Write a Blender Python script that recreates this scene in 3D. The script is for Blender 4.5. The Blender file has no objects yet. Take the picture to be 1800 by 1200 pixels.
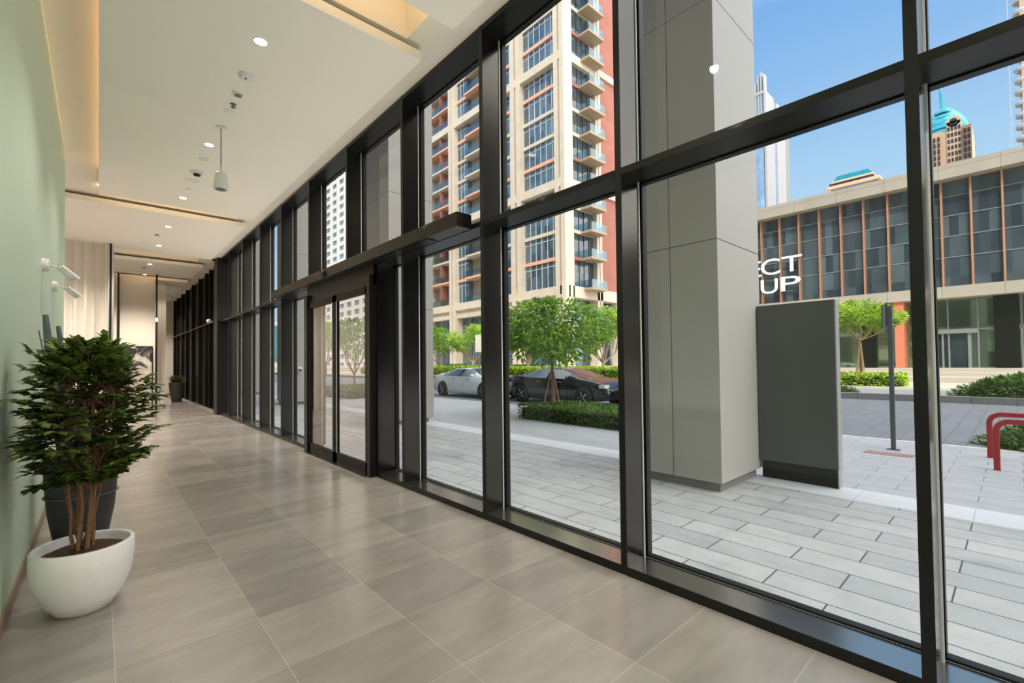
import bpy, math, random
from mathutils import Vector, Matrix
sc = bpy.context.scene
COL = sc.collection
R = math.radians
PI = math.pi

# ------------------------------------------------------------------ camera
FPX, YAW, PITCH, ROLL, SHY = 802.10, R(42.1731), R(1.2409), R(-0.62298), 19.246
cam = bpy.data.cameras.new('camera')
cam.sensor_width = 36.0
cam.lens = FPX / 1800 * 36.0
cam.shift_y = SHY / 1800
cam.clip_start = 0.05
cam.clip_end = 2000
co = bpy.data.objects.new('camera', cam)
COL.objects.link(co)
_F = Vector((math.sin(YAW) * math.cos(PITCH), math.cos(YAW) * math.cos(PITCH), math.sin(PITCH)))
_R = Vector((math.cos(YAW), -math.sin(YAW), 0))
_U = _R.cross(_F)
_R2 = _R * math.cos(ROLL) + _U * math.sin(ROLL)
_U2 = -_R * math.sin(ROLL) + _U * math.cos(ROLL)
m = Matrix((( _R2.x, _U2.x, -_F.x, 0), (_R2.y, _U2.y, -_F.y, 0), (_R2.z, _U2.z, -_F.z, 1.5), (0, 0, 0, 1)))
co.matrix_world = m
sc.camera = co

# ------------------------------------------------------------------ render look
sc.view_settings.view_transform = 'Standard'
sc.view_settings.look = 'None'
sc.view_settings.exposure = 0.0
sc.view_settings.gamma = 1.0
sc.view_settings.use_curve_mapping = False
sc.cycles.max_bounces = 10
sc.cycles.diffuse_bounces = 5
sc.cycles.glossy_bounces = 4
sc.cycles.transparent_max_bounces = 16
sc.cycles.sample_clamp_indirect = 6.0
sc.cycles.use_denoising = True

# ------------------------------------------------------------------ sky
SKY_GAIN = 1.0
w = bpy.data.worlds.new('sky')
sc.world = w
w.use_nodes = True
nt = w.node_tree
nt.nodes.clear()
tc = nt.nodes.new('ShaderNodeTexCoord')
sep = nt.nodes.new('ShaderNodeSeparateXYZ')
nt.links.new(tc.outputs['Generated'], sep.inputs[0])
ramp = nt.nodes.new('ShaderNodeValToRGB')
nt.links.new(sep.outputs['Z'], ramp.inputs[0])
els = ramp.color_ramp.elements
els[0].position = 0.0
els[0].color = (0.70, 0.86, 0.98, 1)
els[1].position = 0.16
els[1].color = (0.58, 0.79, 0.97, 1)
for p, c in ((0.34, (0.42, 0.67, 0.96, 1)), (0.56, (0.215, 0.47, 0.90, 1)), (0.74, (0.9, 0.95, 1.0, 1)), (1.0, (1.0, 0.98, 0.95, 1))):
    e = els.new(p)
    e.color = c
st = nt.nodes.new('ShaderNodeMapRange')          # the sky overhead is much brighter than the band by the horizon
st.interpolation_type = 'SMOOTHSTEP'
nt.links.new(sep.outputs['Z'], st.inputs['Value'])
st.inputs['From Min'].default_value = 0.58
st.inputs['From Max'].default_value = 0.85
st.inputs['To Min'].default_value = 1.0
st.inputs['To Max'].default_value = 2.6
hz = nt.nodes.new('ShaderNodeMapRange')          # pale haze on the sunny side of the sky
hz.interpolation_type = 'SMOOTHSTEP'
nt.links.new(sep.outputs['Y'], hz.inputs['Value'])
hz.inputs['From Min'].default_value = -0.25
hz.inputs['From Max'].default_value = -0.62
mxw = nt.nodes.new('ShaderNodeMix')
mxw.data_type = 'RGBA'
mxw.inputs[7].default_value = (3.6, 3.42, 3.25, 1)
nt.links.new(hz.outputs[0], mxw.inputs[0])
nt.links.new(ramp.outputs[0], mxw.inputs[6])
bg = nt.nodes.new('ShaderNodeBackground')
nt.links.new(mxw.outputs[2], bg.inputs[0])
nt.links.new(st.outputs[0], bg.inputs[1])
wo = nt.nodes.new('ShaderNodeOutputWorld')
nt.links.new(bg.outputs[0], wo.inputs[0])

# ------------------------------------------------------------------ sun
sl = bpy.data.lights.new('sun', 'SUN')
sl.energy = 3.4
sl.color = (1.0, 0.93, 0.80)
sl.angle = R(0.55)
so = bpy.data.objects.new('sun', sl)
COL.objects.link(so)
SUN_DIR = Vector((0.92 * math.cos(R(56)), 0.40 * math.cos(R(56)), -math.sin(R(56))))
so.rotation_euler = SUN_DIR.to_track_quat('-Z', 'Y').to_euler()
so.location = (-60, -30, 120)

# ------------------------------------------------------------------ lamps of the lobby, and added uplights
DOWN_Y = (-3.5, -0.7, 2.1, 4.87, 7.66, 10.42, 12.81, 14.98, 17.9, 22.8)
def light(name, kind, loc, energy, color, target=None, **kw):
    l = bpy.data.lights.new(name, kind)
    l.energy = energy
    l.color = color
    for k, v in kw.items():
        setattr(l, k, v)
    o = bpy.data.objects.new(name, l)
    COL.objects.link(o)
    o.location = loc
    d = Vector(target) if target else Vector((0, 0, -1))
    o.rotation_euler = d.to_track_quat('-Z', 'Y').to_euler()
    return o
for y in DOWN_Y:
    light('downlight_beam', 'SPOT', (1.15, y, 4.62), 135, (1.0, 0.91, 0.83), spot_size=R(122), spot_blend=0.55, shadow_soft_size=0.045)
# lamps of the side recess and of the far end of the lobby
for (x, y, e) in ((-1.7, 10.8, 320), (-1.2, 13.2, 400), (-.3, 13.9, 260), (1.0, 18.2, 330), (.9, 18.5, 300), (2.0, 24.4, 360), (1.9, 26.6, 420), (1.7, 20.6, 60)):
    light('downlight_beam', 'SPOT', (x, y, 4.62), e, (1.0, 0.90, 0.78), spot_size=R(125), spot_blend=0.7, shadow_soft_size=0.045)
WARM = (1.0, 0.72, 0.42)
# cove lighting strips above the suspended panels
light('cove_strip_beam', 'AREA', (0.22, 6.6, 4.757), 22, (1.0, 0.58, 0.27), target=(-0.75, 0, 0.6), shape='RECTANGLE', size=7.0, size_y=0.05).rotation_euler = (R(90+40), 0, R(90))
light('cove_strip_beam', 'AREA', (0.22, -1.5, 4.757), 22, (1.0, 0.58, 0.27), target=(-0.75, 0, 0.6), shape='RECTANGLE', size=7.0, size_y=0.05).rotation_euler = (R(90+40), 0, R(90))
SLOTS = ((3.5, 4.08), (11.1, 11.75), (16.0, 17.3), (20.1, 20.9))
for a, b in SLOTS:
    light('slot_strip_beam', 'AREA', (1.1, a - .03, 4.76), 9, WARM, target=(0, 0.5, 1), shape='RECTANGLE', size=2.2, size_y=0.03)

# slim uplights added on the cross rail to brighten the ceiling, one per bay
UP_Y = (-5.2, -3.65, -2.08, -.52, 1.06, 2.64, 4.21, 5.84, 7.53, 9.19, 10.85, 12.54, 14.22, 15.7)
for y in UP_Y:
    light('added_uplight_beam', 'AREA', (2.86 if not 3.5 < y < 10.5 else 2.68, y, 2.90 if not 3.5 < y < 10.5 else 2.985), 6.5, (1.0, 0.94, 0.87), target=(-0.4, 0, 1), shape='RECTANGLE', size=.05, size_y=1.1)

# ------------------------------------------------------------------ materials
def new_mat(name):
    mt = bpy.data.materials.new(name)
    mt.use_nodes = True
    n = mt.node_tree
    b = n.nodes['Principled BSDF']
    return mt, n, b
def srgb(r, g, b):
    f = lambda c: (c / 255) / 12.92 if c / 255 <= 0.04045 else ((c / 255 + 0.055) / 1.055) ** 2.4
    return (f(r), f(g), f(b), 1)
def plain(name, col, rough=0.5, metal=0.0, var=0.06, scale=3.0, spec=0.5, bump=0.0, bscale=60.0, stretch=(1, 1, 1)):
    mt, n, b = new_mat(name)
    col = col if len(col) == 4 else (*col, 1)
    geo = n.nodes.new('ShaderNodeNewGeometry')
    mp = n.nodes.new('ShaderNodeMapping')
    mp.inputs['Scale'].default_value = stretch
    n.links.new(geo.outputs['Position'], mp.inputs[0])
    no = n.nodes.new('ShaderNodeTexNoise')
    no.inputs['Scale'].default_value = scale
    no.inputs['Detail'].default_value = 4
    n.links.new(mp.outputs[0], no.inputs['Vector'])
    mx = n.nodes.new('ShaderNodeMix')
    mx.data_type = 'RGBA'
    mx.inputs[6].default_value = tuple(c * (1 - var) for c in col[:3]) + (1,)
    mx.inputs[7].default_value = tuple(min(1, c * (1 + var)) for c in col[:3]) + (1,)
    n.links.new(no.outputs['Fac'], mx.inputs[0])
    n.links.new(mx.outputs[2], b.inputs['Base Color'])
    b.inputs['Roughness'].default_value = rough
    b.inputs['Metallic'].default_value = metal
    b.inputs['Specular IOR Level'].default_value = spec
    if bump:
        n2 = n.nodes.new('ShaderNodeTexNoise')
        n2.inputs['Scale'].default_value = bscale
        n.links.new(mp.outputs[0], n2.inputs['Vector'])
        bp = n.nodes.new('ShaderNodeBump')
        bp.inputs['Strength'].default_value = bump
        bp.inputs['Distance'].default_value = 0.02
        n.links.new(n2.outputs['Fac'], bp.inputs['Height'])
        n.links.new(bp.outputs[0], b.inputs['Normal'])
    return mt
def emit(name, col, s):
    mt, n, b = new_mat(name)
    b.inputs['Base Color'].default_value = (*col, 1)
    b.inputs['Emission Color'].default_value = (*col, 1)
    b.inputs['Emission Strength'].default_value = s
    return mt
def bricks(name, w_, h_, mortar, c1, c2, cm, offset=0.5, rough=0.5, swap=False, org=(0, 0), noise=0.1, nscale=1.2, spec=0.5, bias=0.0, clampx=None, nstretch=(1, 1, 1), dirt=None, vertical=None, bump=0.0, freq=2):
    """tiles or pavers laid in world coordinates"""
    mt, n, b = new_mat(name)
    geo = n.nodes.new('ShaderNodeNewGeometry')
    sp = n.nodes.new('ShaderNodeSeparateXYZ')
    n.links.new(geo.outputs['Position'], sp.inputs[0])
    ax = {'x': sp.outputs['X'], 'y': sp.outputs['Y'], 'z': sp.outputs['Z']}
    if vertical:
        U, V = ax[vertical[0]], ax[vertical[1]]
    elif swap:
        U, V = ax['y'], ax['x']
    else:
        U, V = ax['x'], ax['y']
    def madd(s, k):
        q = n.nodes.new('ShaderNodeMath')
        q.operation = 'SUBTRACT'
        n.links.new(s, q.inputs[0])
        q.inputs[1].default_value = k
        return q.outputs[0]
    if clampx:
        q = n.nodes.new('ShaderNodeMath')
        q.operation = 'MINIMUM'
        n.links.new(U, q.inputs[0])
        q.inputs[1].default_value = clampx
        U = q.outputs[0]
    U, V = madd(U, org[0]), madd(V, org[1])
    cb = n.nodes.new('ShaderNodeCombineXYZ')
    n.links.new(U, cb.inputs[0])
    n.links.new(V, cb.inputs[1])
    br = n.nodes.new('ShaderNodeTexBrick')
    n.links.new(cb.outputs[0], br.inputs['Vector'])
    br.offset = offset
    br.offset_frequency = freq
    br.inputs['Color1'].default_value = c1
    br.inputs['Color2'].default_value = c2
    br.inputs['Mortar'].default_value = cm
    br.inputs['Scale'].default_value = 1.0
    br.inputs['Mortar Size'].default_value = mortar
    br.inputs['Mortar Smooth'].default_value = 0.3
    br.inputs['Bias'].default_value = bias
    br.inputs['Brick Width'].default_value = w_
    br.inputs['Row Height'].default_value = h_
    mp = n.nodes.new('ShaderNodeMapping')
    mp.inputs['Scale'].default_value = nstretch
    n.links.new(geo.outputs['Position'], mp.inputs[0])
    no = n.nodes.new('ShaderNodeTexNoise')
    no.inputs['Scale'].default_value = nscale
    no.inputs['Detail'].default_value = 8 if nscale > 1 else 2
    no.inputs['Roughness'].default_value = 0.62
    n.links.new(mp.outputs[0], no.inputs['Vector'])
    mr = n.nodes.new('ShaderNodeMapRange')
    mr.inputs['From Min'].default_value = 0.3
    mr.inputs['From Max'].default_value = 0.7
    mr.inputs['To Min'].default_value = 1 - noise
    mr.inputs['To Max'].default_value = 1 + noise
    n.links.new(no.outputs['Fac'], mr.inputs['Value'])
    vm = n.nodes.new('ShaderNodeVectorMath')
    vm.operation = 'SCALE'
    n.links.new(br.outputs['Color'], vm.inputs[0])
    n.links.new(mr.outputs[0], vm.inputs['Scale'])
    out = vm.outputs[0]
    if dirt:
        n3 = n.nodes.new('ShaderNodeTexNoise')
        n3.inputs['Scale'].default_value = dirt[0]
        n3.inputs['Detail'].default_value = 6
        mp3 = n.nodes.new('ShaderNodeMapping')
        mp3.inputs['Scale'].default_value = dirt[2]
        n.links.new(geo.outputs['Position'], mp3.inputs[0])
        n.links.new(mp3.outputs[0], n3.inputs['Vector'])
        r3 = n.nodes.new('ShaderNodeMapRange')
        r3.inputs['From Min'].default_value = 0.56
        r3.inputs['From Max'].default_value = 0.74
        r3.inputs['To Min'].default_value = 1.0
        r3.inputs['To Max'].default_value = dirt[1]
        n.links.new(n3.outputs['Fac'], r3.inputs['Value'])
        v3 = n.nodes.new('ShaderNodeVectorMath')
        v3.operation = 'SCALE'
        n.links.new(out, v3.inputs[0])
        n.links.new(r3.outputs[0], v3.inputs['Scale'])
        out = v3.outputs[0]
    n.links.new(out, b.inputs['Base Color'])
    b.inputs['Roughness'].default_value = rough
    b.inputs['Specular IOR Level'].default_value = spec
    if bump:
        bp = n.nodes.new('ShaderNodeBump')
        bp.inputs['Strength'].default_value = bump
        bp.inputs['Distance'].default_value = 0.01
        bp.invert = True
        n.links.new(br.outputs['Fac'], bp.inputs['Height'])
        n.links.new(bp.outputs[0], b.inputs['Normal'])
    return mt
def glass(name, tint=(0.93, 0.96, 0.95), gain=1.5, rough=0.0, base=0.0):
    mt = bpy.data.materials.new(name)
    mt.use_nodes = True
    n = mt.node_tree
    n.nodes.clear()
    lw = n.nodes.new('ShaderNodeLayerWeight')      # Schlick curve, the same from both sides of the pane
    lw.inputs['Blend'].default_value = 0.5
    pw = n.nodes.new('ShaderNodeMath')
    pw.operation = 'POWER'
    pw.inputs[1].default_value = 5.0
    n.links.new(lw.outputs['Facing'], pw.inputs[0])
    mu = n.nodes.new('ShaderNodeMath')
    mu.operation = 'MULTIPLY_ADD'
    mu.use_clamp = True
    mu.inputs[1].default_value = 0.96 * gain
    mu.inputs[2].default_value = 0.04 * gain + base
    n.links.new(pw.outputs[0], mu.inputs[0])
    t = n.nodes.new('ShaderNodeBsdfTransparent')
    t.inputs[0].default_value = (*tint, 1)
    g = n.nodes.new('ShaderNodeBsdfGlossy')
    g.inputs['Roughness'].default_value = rough
    g.inputs['Color'].default_value = (0.95, 0.97, 1, 1)
    mx = n.nodes.new('ShaderNodeMixShader')
    n.links.new(mu.outputs[0], mx.inputs[0])
    n.links.new(t.outputs[0], mx.inputs[1])
    n.links.new(g.outputs[0], mx.inputs[2])
    o = n.nodes.new('ShaderNodeOutputMaterial')
    n.links.new(mx.outputs[0], o.inputs[0])
    return mt
def leafmat(name, c1, c2, rough=0.45, trans=0.25, scale=9.0):
    mt, n, b = new_mat(name)
    geo = n.nodes.new('ShaderNodeNewGeometry')
    no = n.nodes.new('ShaderNodeTexNoise')
    no.inputs['Scale'].default_value = scale
    n.links.new(geo.outputs['Position'], no.inputs['Vector'])
    rp = n.nodes.new('ShaderNodeValToRGB')
    rp.color_ramp.elements[0].position = 0.35
    rp.color_ramp.elements[0].color = c1
    rp.color_ramp.elements[1].position = 0.65
    rp.color_ramp.elements[1].color = c2
    n.links.new(no.outputs['Fac'], rp.inputs[0])
    n.links.new(rp.outputs[0], b.inputs['Base Color'])
    b.inputs['Roughness'].default_value = rough
    tr = n.nodes.new('ShaderNodeBsdfTranslucent')
    n.links.new(rp.outputs[0], tr.inputs[0])
    mx = n.nodes.new('ShaderNodeMixShader')
    mx.inputs[0].default_value = trans
    n.links.new(b.outputs[0], mx.inputs[1])
    n.links.new(tr.outputs[0], mx.inputs[2])
    n.links.new(mx.outputs[0], n.nodes['Material Output'].inputs[0])
    return mt

M = {}
M['floor'] = bricks('floor_tile', 0.64, 0.58, 0.0022, srgb(168, 161, 152), srgb(146, 140, 133), srgb(192, 182, 168), offset=0.0, rough=0.20, org=(0.07, 2.465 - 5.8), noise=0.15, nscale=2.2, clampx=2.6, nstretch=(0.7, 2.4, 1), spec=0.75)
M['paver'] = bricks('plaza_paver', 0.88, 0.285, 0.006, srgb(182, 184, 186), srgb(164, 167, 171), srgb(78, 80, 84), offset=0.42, rough=0.6, swap=True, org=(0.3, 3.03), noise=0.08, nscale=5, dirt=(1.3, 0.72, (3.0, 0.8, 1)), bump=0.3)
M['paver2'] = bricks('plaza_paver_small', 0.66, 0.30, 0.004, srgb(166, 169, 175), srgb(158, 161, 168), srgb(90, 92, 97), offset=0.5, rough=0.6, swap=True, org=(0.3, 6.45), noise=0.06, nscale=5, bump=0.3)
M['pale_strip'] = bricks('pale_paver', 0.9, 0.6, 0.003, srgb(200, 205, 212), srgb(194, 200, 208), srgb(150, 152, 158), offset=0.0, rough=0.55, swap=True, org=(0.3, 5.95), noise=0.04)
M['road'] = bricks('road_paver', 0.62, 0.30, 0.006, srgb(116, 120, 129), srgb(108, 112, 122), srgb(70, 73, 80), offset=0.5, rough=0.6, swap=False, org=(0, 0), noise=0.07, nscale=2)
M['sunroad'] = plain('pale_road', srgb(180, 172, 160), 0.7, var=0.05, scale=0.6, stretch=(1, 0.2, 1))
M['gravel'] = plain('gravel', srgb(140, 143, 146), 0.9, var=0.35, scale=9, bump=0.6, bscale=20)
M['kerb'] = bricks('kerb_stone', 1.0, 10, 0.01, srgb(120, 120, 120), srgb(112, 112, 112), srgb(60, 60, 60), offset=0, rough=0.7, swap=True, org=(0, -5), noise=0.06)
M['green'] = plain('green_plaster', srgb(205, 224, 200), 0.45, var=0.015, scale=0.8, spec=0.35)
M['ceil'] = plain('ceiling_paint', srgb(247, 241, 229), 0.6, var=0.01, scale=1)
M['ceil_up'] = plain('cove_paint', srgb(236, 228, 212), 0.6, var=0.01, scale=1)
M['cream'] = plain('cream_wall', srgb(236, 227, 212), 0.5, var=0.015)
M['flute'] = plain('fluted_plaster', srgb(236, 230, 220), 0.4, var=0.015)
M['skirt'] = plain('skirting', srgb(150, 128, 108), 0.4, var=0.05)
M['bronze'] = plain('dark_bronze', srgb(60, 55, 48), 0.33, metal=0.8, var=0.04, scale=1.2)
M['rail_metal'] = plain('dark_rail', srgb(48, 47, 45), 0.32, metal=0.75, var=0.04, scale=1.2)
M['fin'] = plain('satin_fin', srgb(84, 81, 76), 0.19, metal=0.95, var=0.03, scale=1.2)
M['sill'] = plain('brushed_sill', srgb(176, 174, 170), 0.20, metal=0.95, var=0.03, scale=2)
M['black'] = plain('black_frame', srgb(22, 22, 21), 0.4, var=0.05, spec=0.35)
M['blackpanel'] = plain('black_panel', srgb(16, 15, 13), 0.45, var=0.05, spec=0.2)
M['alu'] = plain('pale_gasket', srgb(236, 236, 234), 0.4, var=0.02)
M['glass'] = glass('clear_glass', gain=0.9)
M['doorglass'] = glass('door_glass', gain=1.2, tint=(0.90, 0.88, 0.86))
M['pillar'] = plain('grey_cladding', srgb(180, 177, 172), 0.42, var=0.03, scale=0.8, stretch=(1, 1, 0.3))
M['plinth'] = plain('plinth_grey', srgb(128, 127, 122), 0.5, var=0.03)
M['sign'] = plain('sign_charcoal', srgb(74, 75, 74), 0.4, var=0.03)
M['signedge'] = plain('sign_edge', srgb(150, 152, 150), 0.4, var=0.03)
M['post'] = plain('post_grey', srgb(84, 88, 96), 0.4, metal=0.3, var=0.04)
M['red'] = plain('red_paint', srgb(150, 24, 34), 0.35, var=0.04)
M['white'] = plain('white_plastic', srgb(236, 234, 228), 0.35, var=0.01)
M['offwhite'] = plain('white_ceramic', srgb(250, 247, 241), 0.5, var=0.02, scale=14, bump=0.05, bscale=60)
M['darkpot'] = plain('dark_planter', srgb(52, 52, 54), 0.45, var=0.05, scale=6)
M['greypot'] = plain('grey_planter', srgb(74, 76, 80), 0.4, var=0.04, scale=6)
M['soil'] = plain('bark_soil', srgb(86, 58, 36), 0.9, var=0.5, scale=60, bump=1.0, bscale=90)
M['bark'] = plain('tan_bark', srgb(134, 98, 66), 0.7, var=0.3, scale=25, bump=0.5, bscale=60)
M['bark2'] = plain('pale_bark', srgb(176, 150, 116), 0.8, var=0.25, scale=10, bump=0.4)
M['trunk'] = plain('brown_bark', srgb(112, 96, 80), 0.8, var=0.25, scale=10, bump=0.4)
M['stake'] = plain('timber_stake', srgb(150, 112, 92), 0.7, var=0.2, scale=8)
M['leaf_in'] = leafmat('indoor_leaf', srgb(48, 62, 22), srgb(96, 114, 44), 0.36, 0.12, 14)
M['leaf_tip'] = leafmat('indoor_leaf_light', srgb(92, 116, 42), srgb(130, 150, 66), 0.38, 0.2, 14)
M['leaf_blade'] = plain('grey_blade', srgb(104, 116, 118), 0.35, var=0.25, scale=7)
M['leaf_mid'] = leafmat('tree_leaf', srgb(72, 120, 22), srgb(146, 188, 50), 0.5, 0.35, 2.2)
M['leaf_lime'] = leafmat('lime_leaf', srgb(104, 150, 30), srgb(178, 206, 66), 0.5, 0.4, 1.6)
M['leaf_hedge'] = leafmat('hedge_leaf', srgb(60, 92, 30), srgb(112, 146, 58), 0.5, 0.25, 6)
M['leaf_limehedge'] = leafmat('lime_hedge_leaf', srgb(120, 165, 20), srgb(196, 220, 60), 0.5, 0.35, 3)
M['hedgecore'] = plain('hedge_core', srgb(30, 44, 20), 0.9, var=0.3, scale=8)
M['stone'] = bricks('cream_stone', 2.2, 1.2, 0.012, srgb(208, 195, 178), srgb(202, 189, 172), srgb(182, 169, 154), rough=0.7, vertical=('y', 'z'), noise=0.05, nscale=0.5)
M['stone_d'] = plain('cream_stone_groove', srgb(176, 160, 142), 0.8, var=0.04)
M['soffit'] = plain('soffit_tan', srgb(164, 145, 122), 0.7, var=0.03)
M['orange'] = plain('terracotta_band', srgb(224, 168, 142), 0.6, var=0.05)
M['terra'] = bricks('terracotta_wall', 3.0, 0.28, 0.02, srgb(158, 98, 86), srgb(154, 94, 82), srgb(140, 83, 72), rough=0.7, vertical=('x', 'z'), noise=0.04)
M['terray'] = bricks('terracotta_wall_side', 3.0, 0.28, 0.02, srgb(158, 98, 86), srgb(154, 94, 82), srgb(140, 83, 72), rough=0.7, vertical=('y', 'z'), noise=0.04)
def facade_glass(name, c1, c2, rough=0.06, spec=1.0, vert=('y', 'z'), pw=0.95, ph=3.6, metal=0.0):
    mt = bricks(name, pw, ph, 0.0005, c1, c2, c1, offset=0, rough=rough, vertical=vert, noise=0.25, nscale=0.25, spec=spec)
    b = mt.node_tree.nodes['Principled BSDF']
    b.inputs['Metallic'].default_value = metal
    return mt
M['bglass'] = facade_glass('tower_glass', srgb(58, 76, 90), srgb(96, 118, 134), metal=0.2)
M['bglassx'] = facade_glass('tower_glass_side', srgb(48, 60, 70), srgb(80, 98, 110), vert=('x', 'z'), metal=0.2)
M['rail'] = glass('balcony_glass', tint=(0.62, 0.78, 0.86), gain=1.1, base=0.05)
M['wmull'] = plain('window_mullion', srgb(206, 214, 220), 0.5, var=0.02)
M['dglass'] = facade_glass('office_glass', srgb(42, 58, 72), srgb(92, 106, 116), pw=0.47, ph=1.38, metal=0.25)
M['dglass2'] = facade_glass('office_glass_low', srgb(120, 138, 118), srgb(150, 168, 142), pw=1.2, ph=5, metal=0.85, rough=0.03)
M['fascia'] = bricks('fascia_stone', 2.85, 6, 0.02, srgb(168, 160, 148), srgb(163, 155, 143), srgb(130, 124, 114), offset=0, rough=0.7, vertical=('y', 'z'), noise=0.06, nscale=0.8, org=(0.35, 2))
M['copper'] = plain('copper_fin', srgb(196, 144, 112), 0.4, metal=0.3, var=0.04)
M['redcol'] = plain('red_sandstone', srgb(206, 122, 92), 0.7, var=0.07, scale=1.2)
M['mull'] = plain('grey_mullion', srgb(128, 132, 132), 0.5, var=0.03)
M['beige'] = plain('beige_render', srgb(206, 172, 142), 0.7, var=0.04)
M['teal'] = plain('teal_dome', srgb(40, 150, 172), 0.25, metal=0.3, var=0.35, scale=0.35)
M['darkwin'] = plain('dark_window', srgb(52, 52, 70), 0.3, var=0.2)
M['towerblue'] = facade_glass('blue_tower_glass', srgb(112, 140, 176), srgb(140, 166, 196), pw=2.2, ph=60)
M['towerwhite'] = plain('white_tower', srgb(160, 160, 166), 0.6, var=0.03)
M['gridwhite'] = plain('pale_tower', srgb(208, 200, 194), 0.7, var=0.04)
M['gridwin'] = plain('teal_window', srgb(92, 130, 146), 0.2, var=0.35, scale=0.4)
M['carwhite'] = plain('white_car_paint', srgb(212, 224, 232), 0.22, var=0.0)
M['carblack'] = plain('black_car_paint', srgb(20, 22, 26), 0.15, var=0.0, spec=0.8)
M['carblue'] = plain('blue_car_paint', srgb(34, 48, 68), 0.18, var=0.0, spec=0.8)
M['carglass'] = plain('car_glass', srgb(40, 52, 60), 0.05, var=0.0, spec=1.0)
M['tyre'] = plain('tyre', srgb(26, 26, 27), 0.8)
M['rim'] = plain('wheel_rim', srgb(150, 152, 156), 0.3, metal=0.7)
M['lamp'] = plain('headlamp', srgb(220, 226, 232), 0.15)
M['taillamp'] = plain('tail_lamp', srgb(150, 30, 30), 0.2)
M['downglow'] = emit('downlight_glow', (1.0, 0.82, 0.58), 14.0)
M['steel'] = plain('steel', srgb(120, 120, 122), 0.35, metal=0.8)
M['grate'] = bricks('red_grate', 0.05, 0.05, 0.008, srgb(176, 130, 128), srgb(166, 120, 118), srgb(110, 80, 80), offset=0, rough=0.7)
M['lens'] = plain('dark_lens', srgb(20, 22, 30), 0.1)
M['mass'] = plain('building_mass', srgb(96, 96, 94), 0.6)
M['bracket'] = plain('scaffold', srgb(150, 150, 160), 0.6)
M['tan'] = plain('tan_concrete', srgb(180, 154, 128), 0.8, var=0.08)

# ------------------------------------------------------------------ mesh helpers
class MB:
    def __init__(s):
        s.v, s.f, s.m, s.sm = [], [], [], []
    def add(s, vs, fs, mi=0, smooth=False):
        o = len(s.v)
        s.v += [tuple(v) for v in vs]
        for f in fs:
            s.f.append(tuple(i + o for i in f))
            s.m.append(mi)
            s.sm.append(smooth)
        return s
    def box(s, x0, x1, y0, y1, z0, z1, mi=0):
        vs = [(x, y, z) for x in (x0, x1) for y in (y0, y1) for z in (z0, z1)]
        fs = [(0, 1, 3, 2), (4, 6, 7, 5), (0, 4, 5, 1), (2, 3, 7, 6), (0, 2, 6, 4), (1, 5, 7, 3)]
        return s.add(vs, fs, mi)
    def lathe(s, c, prof, n=32, mi=0, ax='z', smooth=True, sx=1, sy=1):
        vs = []
        for r, h in prof:
            for k in range(n):
                a = 2 * PI * k / n
                p = (r * math.cos(a) * sx, r * math.sin(a) * sy, h)
                if ax == 'x': p = (p[2], p[0], p[1])
                if ax == 'y': p = (p[0], p[2], p[1])
                vs.append((p[0] + c[0], p[1] + c[1], p[2] + c[2]))
        fs = []
        for i in range(len(prof) - 1):
            for k in range(n):
                k2 = (k + 1) % n
                fs.append((i * n + k, i * n + k2, (i + 1) * n + k2, (i + 1) * n + k))
        s.add(vs, fs, mi, smooth)
        o = len(s.v) - len(vs)
        for i in (0, len(prof) - 1):
            if prof[i][0] > 1e-4:
                s.f.append(tuple(o + i * n + k for k in range(n)))
                s.m.append(mi)
                s.sm.append(False)
        return s
    def tube(s, pts, rad, n=8, mi=0, cap=True, square=False):
        pts = [Vector(p) for p in pts]
        if not hasattr(rad, '__len__'): rad = [rad] * len(pts)
        vs = []
        up = None
        for i, p in enumerate(pts):
            d = (pts[min(i + 1, len(pts) - 1)] - pts[max(i - 1, 0)]).normalized()
            if up is None:
                up = Vector((0, 0, 1)) if abs(d.z) < 0.9 else Vector((1, 0, 0))
            a = d.cross(up).normalized()
            up = a.cross(d).normalized()
            for k in range(n):
                t = 2 * PI * (k + (0.5 if square else 0)) / n
                vs.append(p + a * math.cos(t) * rad[i] + up * math.sin(t) * rad[i])
        fs = []
        for i in range(len(pts) - 1):
            for k in range(n):
                k2 = (k + 1) % n
                fs.append((i * n + k, i * n + k2, (i + 1) * n + k2, (i + 1) * n + k))
        if cap:
            fs.append(tuple(range(n)))
            fs.append(tuple((len(pts) - 1) * n + k for k in range(n)))
        return s.add(vs, fs, mi, not square)
    def prism(s, poly, d0, d1, ax='x', mi=0):
        """polygon in the two other axes extruded along ax"""
        n = len(poly)
        vs = []
        for d in (d0, d1):
            for a, b in poly:
                vs.append({'x': (d, a, b), 'y': (a, d, b), 'z': (a, b, d)}[ax])
        fs = [tuple(range(n)), tuple(range(n, 2 * n))] + [(i, (i + 1) % n, n + (i + 1) % n, n + i) for i in range(n)]
        return s.add(vs, fs, mi)
    def build(s, name, mats, parent=None, org=None, bevel=0.0):
        if parent is not None and org is None:
            org = parent.location
        org = Vector(org) if org is not None else Vector((0, 0, 0))
        me = bpy.data.meshes.new(name)
        me.from_pydata([(v[0] - org.x, v[1] - org.y, v[2] - org.z) for v in s.v], [], s.f)
        if not isinstance(mats, (list, tuple)): mats = [mats]
        for q in mats: me.materials.append(q)
        me.polygons.foreach_set('material_index', s.m)
        me.polygons.foreach_set('use_smooth', s.sm)
        me.update()
        o = bpy.data.objects.new(name, me)
        COL.objects.link(o)
        if parent is not None:
            o.parent = parent
        else:
            o.location = org
        if bevel:
            bv = o.modifiers.new('bevel', 'BEVEL')
            bv.width = bevel
            bv.segments = 2
            bv.limit_method = 'ANGLE'
        return o
def box(*a, mi=0):
    return MB().box(*a, mi=mi)
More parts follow.
